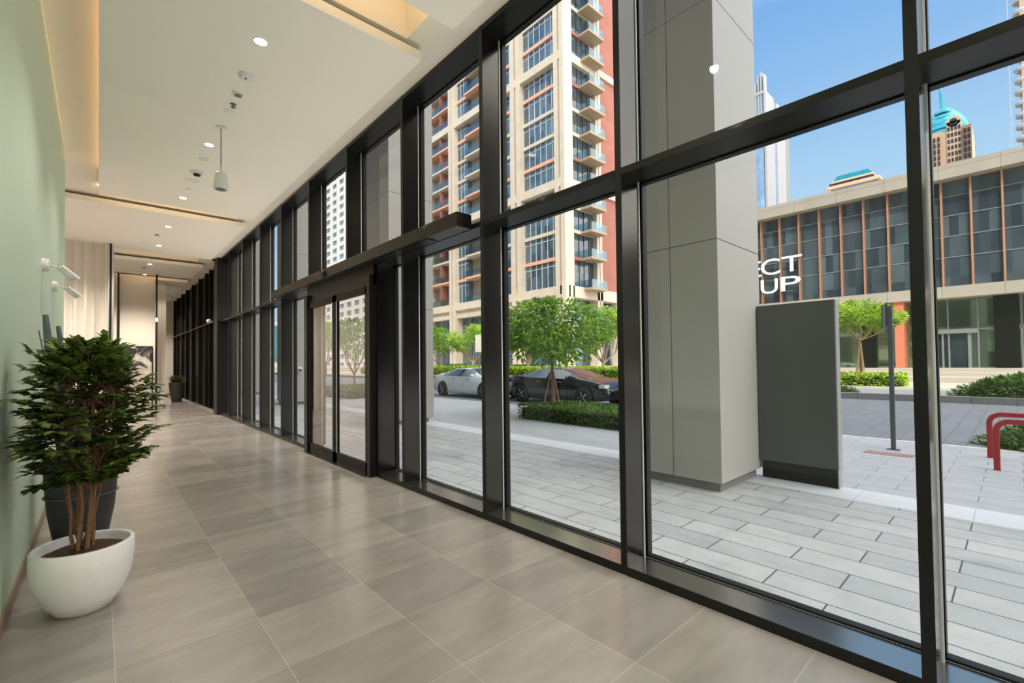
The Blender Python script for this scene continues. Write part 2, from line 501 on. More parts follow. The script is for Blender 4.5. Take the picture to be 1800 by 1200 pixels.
def thing(name, label, cat, loc, group=None):
    o = bpy.data.objects.new(name, None)
    o.empty_display_size = 0.2
    COL.objects.link(o)
    o.location = loc
    if label: o['label'] = label
    if cat: o['category'] = cat
    if group: o['group'] = group
    return o
def tag(o, label, cat, group=None, kind=None):
    if label: o['label'] = label
    if cat: o['category'] = cat
    if group: o['group'] = group
    if kind: o['kind'] = kind
    return o
def struct(o):
    o['kind'] = 'structure'
    return o
def sub(child, parent):
    """hang a built mesh (already in the thing's local space) one level deeper"""
    child.parent = parent
    return child
def dup(root, delta, label=None, group=None):
    r = root.copy()
    COL.objects.link(r)
    r.location = root.location + Vector(delta)
    if label: r['label'] = label
    if group: r['group'] = group
    for ch in list(root.children):
        c = ch.copy()
        COL.objects.link(c)
        c.parent = r
        for g in list(ch.children):
            d = g.copy()
            COL.objects.link(d)
            d.parent = c
    return r
def rnd(a, b): return random.uniform(a, b)

def leaf_blob(mb, n, place, size, tilt=0.6, mi=0, long=2.0, rng=None):
    """n folded leaves; place() gives a point and an outward direction"""
    for _ in range(n):
        p, d = place()
        p = Vector(p)
        d = Vector(d)
        d = (d + Vector((rnd(-tilt, tilt), rnd(-tilt, tilt), rnd(-tilt, tilt)))).normalized()
        s_ = size * rnd(0.7, 1.25)
        side = d.cross(Vector((rnd(-.4, .4), rnd(-.4, .4), 1))).normalized()
        up = side.cross(d).normalized()
        wv = side * s_ / long
        a = p
        b = p + d * s_ * 0.45 + wv * 0.55 - up * s_ * 0.06
        c = p + d * s_ - up * s_ * 0.12
        e = p + d * s_ * 0.45 - wv * 0.55 - up * s_ * 0.06
        mid = p + d * s_ * 0.5 + up * s_ * 0.06
        mb.add([a, b, c, e, mid], [(0, 1, 4), (1, 2, 4), (2, 3, 4), (3, 0, 4)], mi, False)
# ================================================================== SETTING
X0, XG = 2.75, 3.0            # inner face of the glass front and the panes
ZH, ZT = 4.80, 2.855          # head and middle of the transom
YA, YB = -6.0, 29.0
struct(box(-3.2, XG + .02, YA, YB, -0.15, 0.0).build('floor', M['floor']))
struct(box(XG + .02, 5.95, -60, 140, -0.15, 0.0).build('plaza', M['paver']))
struct(box(5.95, 6.47, -60, 140, -0.15, 0.0).build('plaza_strip', M['pale_strip']))
struct(box(6.47, 10.75, -60, 140, -0.15, 0.0).build('plaza_outer', M['paver2']))
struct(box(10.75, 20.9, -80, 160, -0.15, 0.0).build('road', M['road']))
struct(box(10.75, 10.83, -80, 160, 0.0, 0.006).build('road_edge_line', M['white']))
struct(box(20.9, 21.2, -80, 160, -0.15, 0.22).build('kerb', M['kerb']))
struct(box(21.2, 25.6, -80, 12.0, -0.15, 0.14).build('median_bed', M['gravel']))
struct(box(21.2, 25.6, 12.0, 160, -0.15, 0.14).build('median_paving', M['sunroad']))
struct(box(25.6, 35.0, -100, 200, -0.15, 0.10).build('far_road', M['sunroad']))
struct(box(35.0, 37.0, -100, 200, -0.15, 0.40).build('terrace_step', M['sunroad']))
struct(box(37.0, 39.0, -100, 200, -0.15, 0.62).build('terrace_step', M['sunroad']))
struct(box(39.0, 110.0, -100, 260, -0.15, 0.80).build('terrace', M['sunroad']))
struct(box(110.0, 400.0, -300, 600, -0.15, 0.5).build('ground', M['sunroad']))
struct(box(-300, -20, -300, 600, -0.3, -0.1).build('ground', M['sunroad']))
struct(box(-20, -3.2, -60, 140, -0.3, -0.02).build('plaza_rear', M['paver2']))
struct(box(-3.2, XG + .02, -60, YA, -0.3, -0.02).build('plaza_rear', M['paver2']))
struct(box(-20, 110, -300, -60, -0.3, -0.02).build('ground', M['sunroad']))

# walls
struct(box(-0.62, -0.40, YA, 9.75, 0, ZH).build('wall_left', M['green']))
struct(box(-0.40, -0.388, YA, 9.75, 0, 0.10).build('baseboard_left', M['skirt']))
struct(box(-3.2, -3.0, YA, YB, 0, 5.5).build('wall_side', M['cream']))
rw = MB()                      # unseen rear end, glazed as an added source of daylight for the lobby
rw.box(-3.2, XG, YA - .2, YA, 4.8, 5.5)
for x in (-3.2, -2.0, -.62, .9, 2.9):
    rw.box(x, x + .08, YA - .2, YA, 0, 4.8)
rw.box(-3.2, XG, YA - .2, YA, 2.83, 2.88)
struct(rw.build('wall_rear', M['black']))
rg = MB().add([(-3.2, YA - .1, 0), (XG, YA - .1, 0), (XG, YA - .1, 4.8), (-3.2, YA - .1, 4.8)], [(0, 1, 2, 3)])
struct(rg.build('window_16', M['glass']))
struct(box(-3.2, XG, YB, YB + .2, 0, 5.5).build('wall_back', M['cream']))
struct(box(1.35, X0, YB - .03, YB, 0, 0.12).build('baseboard_back', M['skirt']))
# fluted wall across the recess: concave flutes with sharp arrises
mb = MB()
x = -2.9
pts = []
while x < 0.12:
    for k in range(9):
        t = k / 8
        pts.append((x + 0.187 * t, 15.60 + 0.13 * (1 - (1 - t) ** 2)))
    x += 0.187
vs = [(p[0], p[1], z) for p in pts for z in (0, ZH)]
mb.add(vs, [(2 * i, 2 * i + 2, 2 * i + 3, 2 * i + 1) for i in range(len(pts) - 1)], 0, False)
mb.box(-2.9, 0.13, 15.74, 15.9, 0, ZH)
mb.box(0.10, 0.17, 15.55, 15.9, 0, ZH)
struct(mb.build('wall_fluted', M['flute']))
struct(box(0.19, 0.235, 15.45, 15.62, 0, 4.65).build('trim_1', M['black']))
# inner partition with its black edges, further along the lobby
struct(box(-0.2, 0.46, 20.25, 20.4, 0, 4.65).build('wall_partition', M['cream']))
struct(box(0.455, 0.50, 20.18, 20.4, 0, 4.65).build('trim_2', M['black']))
struct(box(0.52, 1.46, 20.30, 20.45, 0, 4.65).build('wall_screen', M['cream']))
struct(box(1.44, 1.49, 19.75, 19.83, 0, 3.02).build('trim_3', M['black']))
struct(box(1.44, 1.49, 19.75, 19.83, 3.16, 4.65).build('trim_4', M['black']))
struct(box(1.435, 1.495, 19.74, 19.84, 3.02, 3.16).build('trim_5', M['white']))
struct(box(1.50, 1.88, 21.6, 22.3, 0, 4.65).build('column', M['cream']))

# ceiling: soffit with deep slots between the suspended panels
mb = MB()
ys = [YA] + [v for ab in SLOTS for v in ab] + [YB]
for i in range(0, len(ys), 2):
    mb.box(-0.02, 2.3, ys[i], ys[i + 1], ZH, 5.4)
mb.box(2.3, X0 + .27, YA, YB, ZH, 5.4)
mb.box(-3.0, -0.02, YA, YB, ZH, 5.4)
for a, b in SLOTS:
    mb.box(-0.02, 2.3, a, b, 5.22, 5.4)
struct(mb.build('ceiling', M['ceil_up']))
PAN = ((YA + .02, 3.5), (4.08, 11.1), (11.75, 16.0), (17.45, 20.1), (20.95, 25.2), (25.9, YB - .02))
for i, (a, b) in enumerate(PAN):
    x0 = -0.02 if b < 11.5 else -2.9
    if a > 16: x0 = 0.17
    struct(box(x0, 2.47, a, b, 4.65, 4.745).build('ceiling_panel', M['ceil']))

# our own building above and behind the lobby (throws the shade over the plaza)
mb = MB()
mb.box(-20, 3.1, -11, 150, 11, 41)
mb.box(-20, -3.25, YA - .25, 150, 0, 11)
mb.box(-3.25, XG + .05, YB + .25, 150, 0, 11)
mb.box(-3.25, XG + .05, YA - .25, YB + .25, 5.42, 11)
struct(mb.build('host_building', M['mass']))

# ------------------------------------------------------------------ the glass front
FINS = [-5.98, -4.44, -2.87, -1.30, 0.267, 1.860, 3.428, 5.000, 6.690, 8.365, 10.02, 11.68, 13.40, 15.04]
DOOR0, DOOR1 = 5.70, 8.365
def bay(i, y0, y1):
    """fin at y0, panes from y0 to y1"""
    wn = struct(thing('window_%d' % (i + 1), None, None, (X0, y0, 0)))
    wn['kind'] = 'structure'
    door = abs(y0 - 5.0) < .01 or abs(y0 - 6.69) < .01
    z0 = 0.0 if abs(y0 - 6.69) > .01 else ZT
    fb = MB()
    fb.box(X0 + .005, XG, y0, y0 + .05, z0, ZH)
    fb.box(X0, X0 + .005, y0, y0 + .05, z0, ZH, 1)
    fb.build('mullion', [M['fin'], M['black']], wn)
    box(XG - .035, XG - .028, y0 - .009, y0, z0 + .06, ZH - .06).build('gasket', M['alu'], wn)
    # frame round each pane
    lo0 = y0 + .05
    def pane(za, zb, ya, yb, nm):
        f = MB()
        t = 0.014
        f.box(XG, XG + .055, ya, yb, za, za + t)
        f.box(XG, XG + .055, ya, yb, zb - t, zb)
        f.box(XG, XG + .055, ya, ya + t, za, zb)
        f.box(XG, XG + .055, yb - t, yb, za, zb)
        fr = f.build('window_frame', M['black'], wn)
        g = MB().add([(XG + .01, ya + t, za + t), (XG + .01, yb - t, za + t), (XG + .01, yb - t, zb - t), (XG + .01, ya + t, zb - t)], [(0, 1, 2, 3)]).build(nm, M['glass'], wn)
        sub(g, fr)
    pane(ZT + .02, ZH - .05, lo0, y1, 'window_glass')
    if not door:
        pane(0.06, ZT - .02, lo0, y1, 'window_glass')
        box(X0 - .002, X0 + .004, lo0, y1, 0, .06).build('sill_face', M['black'], wn)
        box(X0 + .004, XG, lo0, y1, 0, .059).build('sill', M['sill'], wn)
    elif abs(y0 - 5.0) < .01:
        pane(0.06, ZT - .02, lo0, 5.70, 'window_glass')
        box(X0 + .004, XG, lo0, 5.70, 0, .059).build('sill', M['sill'], wn)
        box(X0 - .002, X0 + .004, lo0, 5.7, 0, .06).build('sill_face', M['black'], wn)
    box(X0 + .003, XG, lo0, y1, ZT - .025, ZT + .025).build('transom', M['rail_metal'], wn)
    box(X0 + .003, XG, lo0, y1, ZH - .05, ZH - .001).build('head', M['rail_metal'], wn)
    return wn
for i, y0 in enumerate(FINS):
    y1 = FINS[i + 1] if i + 1 < len(FINS) else 16.36
    bay(i, y0, y1)
# sliding door
d1 = struct(thing('door_1', None, None, (X0, DOOR0, 0)))
box(X0, XG, DOOR0, DOOR0 + .05, 0, ZT).build('side_panel', M['fin'], d1)
fr = MB()
fr.box(2.66, 2.76, DOOR0 + .05, DOOR0 + .14, 0, ZT - .16)
fr.box(2.70, 2.78, DOOR0 + .14, DOOR0 + .17, 0, ZT - .16)
fr.box(2.66, 2.76, DOOR1 - .16, DOOR1 - .02, 0, ZT - .16)
fr.box(2.72, XG, DOOR0 + .05, DOOR1, 2.56, ZT - .02)
fr.build('door_frame', M['black'], d1)
for k, (a, b) in enumerate(((5.87, 7.02), (7.04, 8.20))):
    lf = MB()
    xx = 2.685 + .0 * k
    lf.box(xx, xx + .045, a, a + .075, 0.012, 2.56)
    lf.box(xx, xx + .045, b - .075, b, 0.012, 2.56)
    lf.box(xx, xx + .045, a, b, 0.012, 0.16)
    lf.box(xx, xx + .045, a, b, 2.46, 2.56)
    l = lf.build('door_leaf', M['blackpanel'], d1)
    g = box(xx + .02, xx + .026, a + .075, b - .075, 0.16, 2.46).build('door_glass', M['doorglass'], d1)
    sub(g, l)
    g2 = box(xx - .004, xx + .0, (b - .085) if k == 0 else a + .075, (b - .075) if k == 0 else a + .085, .16, 2.46).build('edge_strip', M['alu'], d1)
    sub(g2, l)
box(2.60, 2.70, 5.8, 8.3, 0.0, 0.012).build('threshold', M['sill'], d1)
op = MB()
op.box(2.572, 2.75, 3.62, 10.05, 2.835, 2.975)
opn = op.build('door_operator', M['bronze'], d1)
box(2.60, 2.72, 4.2, 9.9, 2.828, 2.8345).build('operator_cover', M['black'], d1)
s_ = MB()
s_.lathe((2.565, 7.15, 2.905), [(0.0, -.03), (.055, -.02), (.06, 0.01)], 16, ax='x')
s_.build('motion_sensor', M['lens'], d1)

# post and black panelled front beyond the glass
pf = MB()
pf.box(2.66, XG, 16.30, 16.78, 0, 4.95)
pf.box(2.60, XG, 16.55, 16.80, 4.78, 5.0)
struct(pf.build('trim_6', M['black']))
wf = MB()
wf.box(2.90, 3.02, 16.78, YB, 0, ZH)
struct(wf.build('wall_panelled', M['blackpanel']))
FY = (17.64, 18.55, 19.39, 20.79, 22.53, 24.19, 25.69, 27.36, 28.6)
mb = MB()
for y in FY:
    mb.box(2.80, 2.90, y, y + .05, 0.0, ZH)
struct(mb.build('trim_7', M['blackpanel']))
struct(box(2.79, 2.90, 17.64, YB, 0, .06).build('trim_8', M['sill']))
struct(box(2.785, 2.90, 16.9, YB, 2.93, 2.965).build('trim_9', M['sill']))
# ================================================================== THINGS IN THE LOBBY
def downlight(y, label):
    t = thing('downlight', label, 'ceiling light', (1.15, y, 4.65), 'recessed downlights in the ceiling panels')
    MB().lathe((1.15, y, 4.65), [(.052, -.001), (.066, -.004), (.068, 0.0)], 24).build('trim_ring', M['white'], t)
    MB().lathe((1.15, y, 4.65), [(.0, -.0045), (.05, -.0045), (.05, -.002)], 24).build('lamp', M['downglow'], t)
DL = {4.87: 'glowing recessed downlight nearest the camera, beside the oval detector',
      7.66: 'glowing recessed downlight just left of the hanging speaker cord',
      10.42: 'glowing recessed downlight near the far edge of the large ceiling panel',
      12.81: 'small lit downlight on the second ceiling panel past the step',
      14.98: 'small lit downlight at the far end of the second ceiling panel',
      17.9: 'tiny downlight at the near edge of the third ceiling panel',
      20.0: 'tiny downlight at the far edge of the third ceiling panel'}
for y, lab in DL.items():
    downlight(y, lab)
def disc(name, x, y, r, h, mat, label, cat, extra=None):
    t = thing(name, label, cat, (x, y, 4.65))
    MB().lathe((x, y, 4.65), [(r * .55, -h), (r * .92, -h * .7), (r, 0)], 24).build('housing', mat, t)
    if extra:
        MB().lathe((x, y, 4.65 - h), [(0.0, -extra[0]), (extra[1], -extra[0] * .7), (extra[1], 0)], 20).build(extra[2], extra[3], t)
    return t
disc('smoke_detector', 1.166, 5.556, .075, .03, M['white'], 'round white smoke detector just beyond the nearest downlight', 'smoke detector', (.008, .012, 'sensor', M['lens']))
t = thing('occupancy_sensor', 'small square grey sensor between the detector and the dark sprinkler', 'sensor', (1.176, 5.988, 4.65))
box(1.13, 1.225, 5.94, 6.035, 4.63, 4.65).build('housing', M['white'], t)
box(1.145, 1.21, 5.955, 6.02, 4.622, 4.63).build('sensor_face', M['steel'], t)
t = thing('sprinkler', 'small dark sprinkler head beside the square sensor', 'sprinkler', (1.184, 6.271, 4.65))
MB().lathe((1.184, 6.271, 4.65), [(.012, -.045), (.03, -.04), (.012, -.03), (.012, -.008), (.035, 0)], 16).build('sprinkler_head', M['steel'], t)
disc('ceiling_plate', 1.179, 6.471, .06, .006, M['white'], 'flat round cover plate just before the hanging speaker', 'cover plate')
disc('ceiling_plate', 1.166, 8.241, .07, .01, M['white'], 'flat round plate between the middle downlight and the dome camera', 'cover plate')
disc('dome_camera', 1.164, 8.877, .09, .035, M['white'], 'white dome camera with dark lens under the large ceiling panel', 'security camera', (.04, .05, 'dome', M['lens']))
disc('ceiling_plate', 1.152, 9.339, .11, .008, M['white'], 'large flat round plate just beyond the dome camera', 'cover plate')
disc('ceiling_plate', 1.163, 9.825, .045, .012, M['white'], 'small round plate just before the third downlight', 'cover plate')
disc('sprinkler', 1.017, 13.768, .05, .02, M['steel'], 'small dark sprinkler on the second ceiling panel', 'sprinkler')
disc('sprinkler', 1.05, 18.6, .05, .02, M['steel'], 'tiny dark sprinkler on the third ceiling panel', 'sprinkler')
# pendant speaker
t = thing('pendant_speaker', 'white cone speaker hanging on a thin cord from the ceiling', 'speaker', (1.18, 6.99, 4.65))
MB().lathe((1.18, 6.99, 4.65), [(.05, -.012), (.06, 0)], 20).build('ceiling_rose', M['white'], t)
MB().tube([(1.18, 6.99, 4.65), (1.18, 6.99, 4.08)], .0065, 6).build('cord', M['steel'], t)
MB().lathe((1.18, 6.99, 0), [(.012, 4.12), (.016, 4.05), (.055, 4.04), (.066, 4.02), (.088, 3.84), (.086, 3.825), (.07, 3.82)], 28).build('speaker_body', M['white'], t)
MB().lathe((1.18, 6.99, 3.8195), [(.0, -.004), (.066, -.002), (.068, 0)], 24).build('grille', M['steel'], t)

# bullet cameras on the green wall
def bullet(y, z, label):
    X = -0.40
    t = thing('security_camera', label, 'security camera', (X, y, z), 'bullet cameras on the green wall')
    MB().lathe((X, y, z), [(.06, 0), (.062, .035), (.055, .045), (.02, .05)], 24, ax='x').build('wall_mount', M['white'], t)
    MB().tube([(X + .045, y, z), (X + .085, y + .03, z - .004), (X + .12, y + .07, z - .006)], .009, 10).build('arm', M['white'], t)
    a = Vector((X + .10, y + .05, z + .008))
    d = Vector((.60, .34, -.52)).normalized()
    side = d.cross(Vector((0, 0, 1))).normalized()
    up = side.cross(d)
    def sec(c, w_, h_):
        return [c + side * (w_ * math.cos(q)) + up * (h_ * math.sin(q)) for q in [2 * PI * k / 16 for k in range(16)]]
    rings = []
    for s0, w_, h_ in ((0, .010, .010), (.015, .028, .024), (.11, .036, .032), (.158, .036, .032), (.162, .030, .027)):
        rings += sec(a + d * s0, w_, h_)
    fs = [(i * 16 + k, i * 16 + (k + 1) % 16, (i + 1) * 16 + (k + 1) % 16, (i + 1) * 16 + k) for i in range(4) for k in range(16)]
    fs.append(tuple(64 + k for k in range(16)))
    MB().add(rings, fs, 0, True).build('camera_body', M['white'], t)
    # sun shield
    vs = []
    for s0 in (.01, .185):
        for k in range(9):
            q = PI * k / 8
            vs.append(a + d * s0 + side * (.040 * math.cos(q)) + up * (.037 * math.sin(q) + .002))
    MB().add(vs, [(k, k + 1, 10 + k, 9 + k) for k in range(8)], 0, True).build('sun_shield', M['white'], t)
    ln = sec(a + d * .164, .022, .019)
    MB().add(ln, [tuple(range(16))], 0).build('lens', M['lens'], t)
bullet(6.15, 2.47, 'white bullet camera on the green wall, the upper and nearer one')
bullet(7.40, 2.43, 'white bullet camera on the green wall, the lower one nearer the flutes')
t = thing('security_camera', 'small white camera on the black panelled front above head height', 'security camera', (2.78, 17.9, 2.96))
MB().lathe((2.70, 17.9, 2.99), [(.0, -.09), (.06, -.07), (.075, 0), (.05, .04), (.0, .05)], 16).build('camera_body', M['white'], t)
box(2.70, 2.79, 17.88, 17.93, 2.965, 2.99).build('arm', M['white'], t)
t = thing('door_knob', 'round steel knob on the black panelled front', 'door knob', (2.90, 17.35, 1.14))
MB().lathe((2.90, 17.35, 1.14), [(.03, 0), (.03, -.03), (.05, -.05), (.045, -.08), (.0, -.09)], 16, ax='x').build('knob', M['steel'], t)
# painting leaning on the screen wall
t = thing('painting', 'black framed abstract painting with pale grey and cream shapes', 'painting', (.96, 20.2, 0.0))
MB().box(.50, 1.40, 20.20, 20.25, 0.0, 2.2).build('frame', M['black'], t)
mt, n, b = new_mat('abstract_canvas')
geo = n.nodes.new('ShaderNodeNewGeometry')
mp = n.nodes.new('ShaderNodeMapping')
mp.inputs['Scale'].default_value = (1.3, 1.3, 1.3)
mp.inputs['Location'].default_value = (3.4, 1.0, 0.35)
n.links.new(geo.outputs['Position'], mp.inputs[0])
no = n.nodes.new('ShaderNodeTexNoise')
no.inputs['Scale'].default_value = 1.4
no.inputs['Detail'].default_value = 3.5
no.inputs['Distortion'].default_value = 1.4
n.links.new(mp.outputs[0], no.inputs['Vector'])
sz = n.nodes.new('ShaderNodeSeparateXYZ')
n.links.new(geo.outputs['Position'], sz.inputs[0])
mz = n.nodes.new('ShaderNodeMapRange')
mz.inputs['From Min'].default_value = 1.0
mz.inputs['From Max'].default_value = 2.2
mz.inputs['To Min'].default_value = 0.10
mz.inputs['To Max'].default_value = -0.13
n.links.new(sz.outputs['Z'], mz.inputs['Value'])
ad = n.nodes.new('ShaderNodeMath')
ad.operation = 'ADD'
n.links.new(no.outputs['Fac'], ad.inputs[0])
n.links.new(mz.outputs[0], ad.inputs[1])
rp = n.nodes.new('ShaderNodeValToRGB')
rp.color_ramp.interpolation = 'CONSTANT'
e0 = rp.color_ramp.elements
e0[0].position = 0
e0[0].color = srgb(44, 44, 46)
e0[1].position = 0.40
e0[1].color = srgb(110, 106, 104)
for p, c in ((0.45, srgb(206, 196, 184)), (0.54, srgb(222, 212, 198)), (0.62, srgb(186, 176, 164)), (0.68, srgb(214, 204, 192))):
    e0.new(p).color = c
n.links.new(ad.outputs[0], rp.inputs[0])
n.links.new(rp.outputs[0], b.inputs['Base Color'])
box(.53, 1.37, 20.192, 20.20, 0.03, 2.17).build('canvas', mt, t)
# low white bench beyond the partition
t = thing('bench', 'low white block bench beyond the black trim at the far end', 'bench', (1.30, 21.0, 0))
box(1.05, 1.80, 20.9, 21.5, 0.10, 0.52).build('seat_block', M['white'], t)
box(1.10, 1.75, 20.95, 21.45, 0.0, 0.10).build('base', M['cream'], t)

# ------------------------------------------------------------------ plants indoors
def stemline(p0, p1, bend, k=7):
    p0, p1 = Vector(p0), Vector(p1)
    out = []
    for i in range(k):
        t_ = i / (k - 1)
        out.append(p0.lerp(p1, t_) + Vector(bend) * math.sin(PI * t_))
    return out
random.seed(11)
PX, PY = -0.06, 3.93
t = thing('potted_tree', 'bushy green indoor tree in a round white bowl beside the green wall', 'potted plant', (PX, PY, 0))
MB().lathe((PX, PY, 0), [(.10, 0), (.135, .012), (.19, .09), (.232, .20), (.245, .30), (.245, .395), (.238, .405), (.222, .405), (.218, .39), (.21, .33)], 48).build('pot', M['offwhite'], t)
MB().lathe((PX, PY, 0), [(.216, .345), (.15, .372), (.05, .378), (.0, .38)], 32).build('soil', M['soil'], t)
tips = []
for k in range(9):
    a = 2 * PI * k / 9 + rnd(-.3, .3)
    r0 = rnd(.015, .06)
    p0 = (PX + r0 * math.cos(a), PY + r0 * math.sin(a), .365)
    r1 = rnd(.06, .17)
    p1 = (PX + r1 * math.cos(a + rnd(-1.1, 1.1)), PY + r1 * math.sin(a + rnd(-1.1, 1.1)), rnd(1.0, 1.35))
    ln = stemline(p0, p1, (rnd(-.045, .045), rnd(-.045, .045), 0), 9)
    ln = [p + Vector((rnd(-.006, .006), rnd(-.006, .006), 0)) for p in ln]
    MB().tube(ln, [(.0135 if k % 2 else .0095) - .006 * i / 8 for i in range(9)], 8).build('stem', M['bark'], t)
    tips.append(ln)
fol = MB()
twig = MB()
def rad_at(z):
    # canopy outline read as radius by height
    tab = ((.70, .10), (.82, .24), (.95, .38), (1.05, .44), (1.2, .45), (1.32, .43), (1.42, .33), (1.52, .30), (1.62, .22), (1.70, .12))
    for (z0, r0), (z1, r1) in zip(tab, tab[1:]):
        if z <= z1: return r0 + (r1 - r0) * max(0, (z - z0) / (z1 - z0))
    return .03
for k in range(330):
    z = rnd(.80, 1.66)
    a = rnd(0, 2 * PI)
    rr = rad_at(z) * math.sqrt(rnd(.2, 1.08)) * (.84 + .2 * math.sin(3 * a + 7 * z))
    ln = tips[k % 9]
    st_ = ln[min(8, max(3, int((z - .45) * 9)))]
    end = Vector((PX + rr * math.cos(a), PY + rr * math.sin(a) * 1.1, z + rnd(-.03, .03)))
    if end.x < -0.37: end.x = -0.37 + rnd(0, .03)
    mid = (st_ + end) / 2 + Vector((0, 0, rnd(.01, .06)))
    twig.tube([st_, mid, end], [.0028, .002, .001], 5)
    d0 = (end - mid).normalized()
    for q in range(13):
        tt = rnd(.25, 1.0)
        bp_ = mid.lerp(end, tt)
        sd = d0.cross(Vector((0, 0, 1))).normalized() * random.choice((-1, 1))
        dd = (d0 * rnd(.4, 1) + sd * rnd(.3, 1) + Vector((0, 0, rnd(-.25, .3)))).normalized()
        s_ = rnd(.055, .105)
        sidev = dd.cross(Vector((rnd(-.3, .3), rnd(-.3, .3), 1))).normalized()
        upv = sidev.cross(dd).normalized()
        wv = sidev * s_ * .26
        a0 = bp_
        pts_ = [a0, a0 + dd * s_ * .28 + wv * .8, a0 + dd * s_ * .5 + wv * .55, a0 + dd * s_ * .66 + wv * .85, a0 + dd * s_ - upv * s_ * .15,
                a0 + dd * s_ * .66 - wv * .85, a0 + dd * s_ * .5 - wv * .55, a0 + dd * s_ * .28 - wv * .8, a0 + dd * s_ * .5 + upv * s_ * .07]
        if min(p.x for p in pts_) < -.395: continue
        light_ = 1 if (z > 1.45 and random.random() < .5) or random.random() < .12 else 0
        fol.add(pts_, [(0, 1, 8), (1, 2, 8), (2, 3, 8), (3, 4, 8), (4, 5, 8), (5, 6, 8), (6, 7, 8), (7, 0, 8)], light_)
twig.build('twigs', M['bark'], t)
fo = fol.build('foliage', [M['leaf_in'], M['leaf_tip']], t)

t = thing('potted_plant', 'tall black planter with upright grey blades behind the white bowl', 'potted plant', (-.10, 5.42, 0))
MB().lathe((-.10, 5.42, 0), [(.165, 0), (.17, .01), (.215, .28), (.235, .55), (.24, .74), (.235, .78), (.215, .78), (.21, .72)], 40).build('pot', M['darkpot'], t)
MB().lathe((-.10, 5.42, 0), [(.241, .415), (.2425, .42), (.241, .425)], 40).build('seam', M['greypot'], t)
MB().lathe((-.10, 5.42, 0), [(.213, .735), (.0, .74)], 24).build('soil', M['soil'], t)
for (bx, by, tx, ty, z1, w_) in ((-.22, 5.36, -.325, 5.3, 1.93, .034), (-.16, 5.40, -.25, 5.32, 1.84, .026), (-.20, 5.45, -.28, 5.34, 1.66, .034), (-.24, 5.30, -.36, 5.28, 1.80, .008), (-.1, 5.45, -.02, 5.5, 1.40, .03), (-.05, 5.4, .06, 5.4, 1.2, .03), (-.15, 5.5, -.1, 5.6, 1.3, .03)):
    ln = stemline((bx, by, .74), (tx, ty, z1), (rnd(-.02, .02), 0, 0), 7)
    mbb = MB()
    vs = []
    for i, p in enumerate(ln):
        ww = w_ * (0.55 + .5 * math.sin(PI * min(1, .15 + i / 7)))
        vs += [p + Vector((-ww, ww * .35, 0)) , p + Vector((0, .008, 0)), p + Vector((ww, -ww * .35, 0)), p + Vector((0, -.006, 0))]
    fs = []
    for i in range(6):
        for k in range(4):
            fs.append((4 * i + k, 4 * i + (k + 1) % 4, 4 * i + 4 + (k + 1) % 4, 4 * i + 4 + k))
    fs += [(0, 1, 2, 3), (24, 25, 26, 27)]
    mbb.add(vs, fs, 0, False).build('leaf_blade', M['leaf_blade'], t)

t = thing('potted_plant', 'small leafy plant in a tapered grey planter at the far end', 'potted plant', (2.43, 23.65, 0))
MB().lathe((2.43, 23.65, 0), [(.165, 0), (.18, .02), (.25, .45), (.272, .72), (.272, .80), (.262, .82), (.245, .82), (.24, .78)], 32).build('pot', M['greypot'], t)
MB().lathe((2.43, 23.65, 0), [(.243, .785), (.0, .79)], 20).build('soil', M['soil'], t)
f2 = MB()
for k in range(150):
    a = rnd(0, 2 * PI)
    e = rnd(.5, 1.5)
    d = Vector((math.cos(a) * math.cos(e), math.sin(a) * math.cos(e), math.sin(e)))
    p = Vector((2.43, 23.65, .80)) + Vector((math.cos(a), math.sin(a), 0)) * rnd(0, .14)
    L = rnd(.25, .46)
    sd = d.cross(Vector((0, 0, 1))).normalized() * .024
    q1 = p + d * L * .55
    q2 = p + d * L + Vector((0, 0, -L * .12))
    f2.add([p - sd * .4, p + sd * .4, q1 + sd, q2, q1 - sd], [(0, 1, 2, 4), (4, 2, 3)], 0)
f2.build('foliage', M['leaf_in'], t)
# ================================================================== OUTSIDE, NEAR
def pillar(y0, label, cam_=False):
    t = thing('pillar', label, 'pillar', (5.2, y0, 0), 'grey clad pillars along the plaza')
    x0, x1, y1 = 5.2, 6.44, y0 + 1.34
    mb = MB()
    g = 0.006
    zs = [0.10, 2.885, 5.7, 8.5, 11.0]
    for za, zb in zip(zs, zs[1:]):
        mb.box(x0, x1, y0, y0 + .58 - g, za + g, zb - g)
        mb.box(x0, x1, y0 + .58 + g, y1, za + g, zb - g)
    mb.build('cladding', M['pillar'], t)
    box(x0 + .012, x1 - .012, y0 + .012, y1 - .012, 0.10, 11.0).build('core', M['plinth'], t)
    box(x0 + .05, x1 - .12, y0 + .04, y1 - .04, 0, 0.10).build('plinth', M['plinth'], t)
    return t
pillar(2.25, 'tall grey clad pillar standing right beside the charcoal sign slab')
pillar(10.15, 'grey clad pillar seen just right of the sliding door')
pillar(18.15, 'grey clad pillar left of the sliding door carrying a white camera')
pillar(26.1, 'farthest grey clad pillar seen through the narrow panes')
t = thing('security_camera', 'white ball camera on the pillar left of the sliding door', 'security camera', (5.6, 18.15, 1.32))
MB().lathe((5.6, 18.08, 1.32), [(.0, -.10), (.07, -.08), (.10, 0), (.10, .07)], 16, ax='y').build('camera_body', M['white'], t)
MB().lathe((5.6, 18.08, 1.30), [(.0, -.125), (.04, -.115), (.05, -.09)], 12, ax='y').build('lens', M['lens'], t)
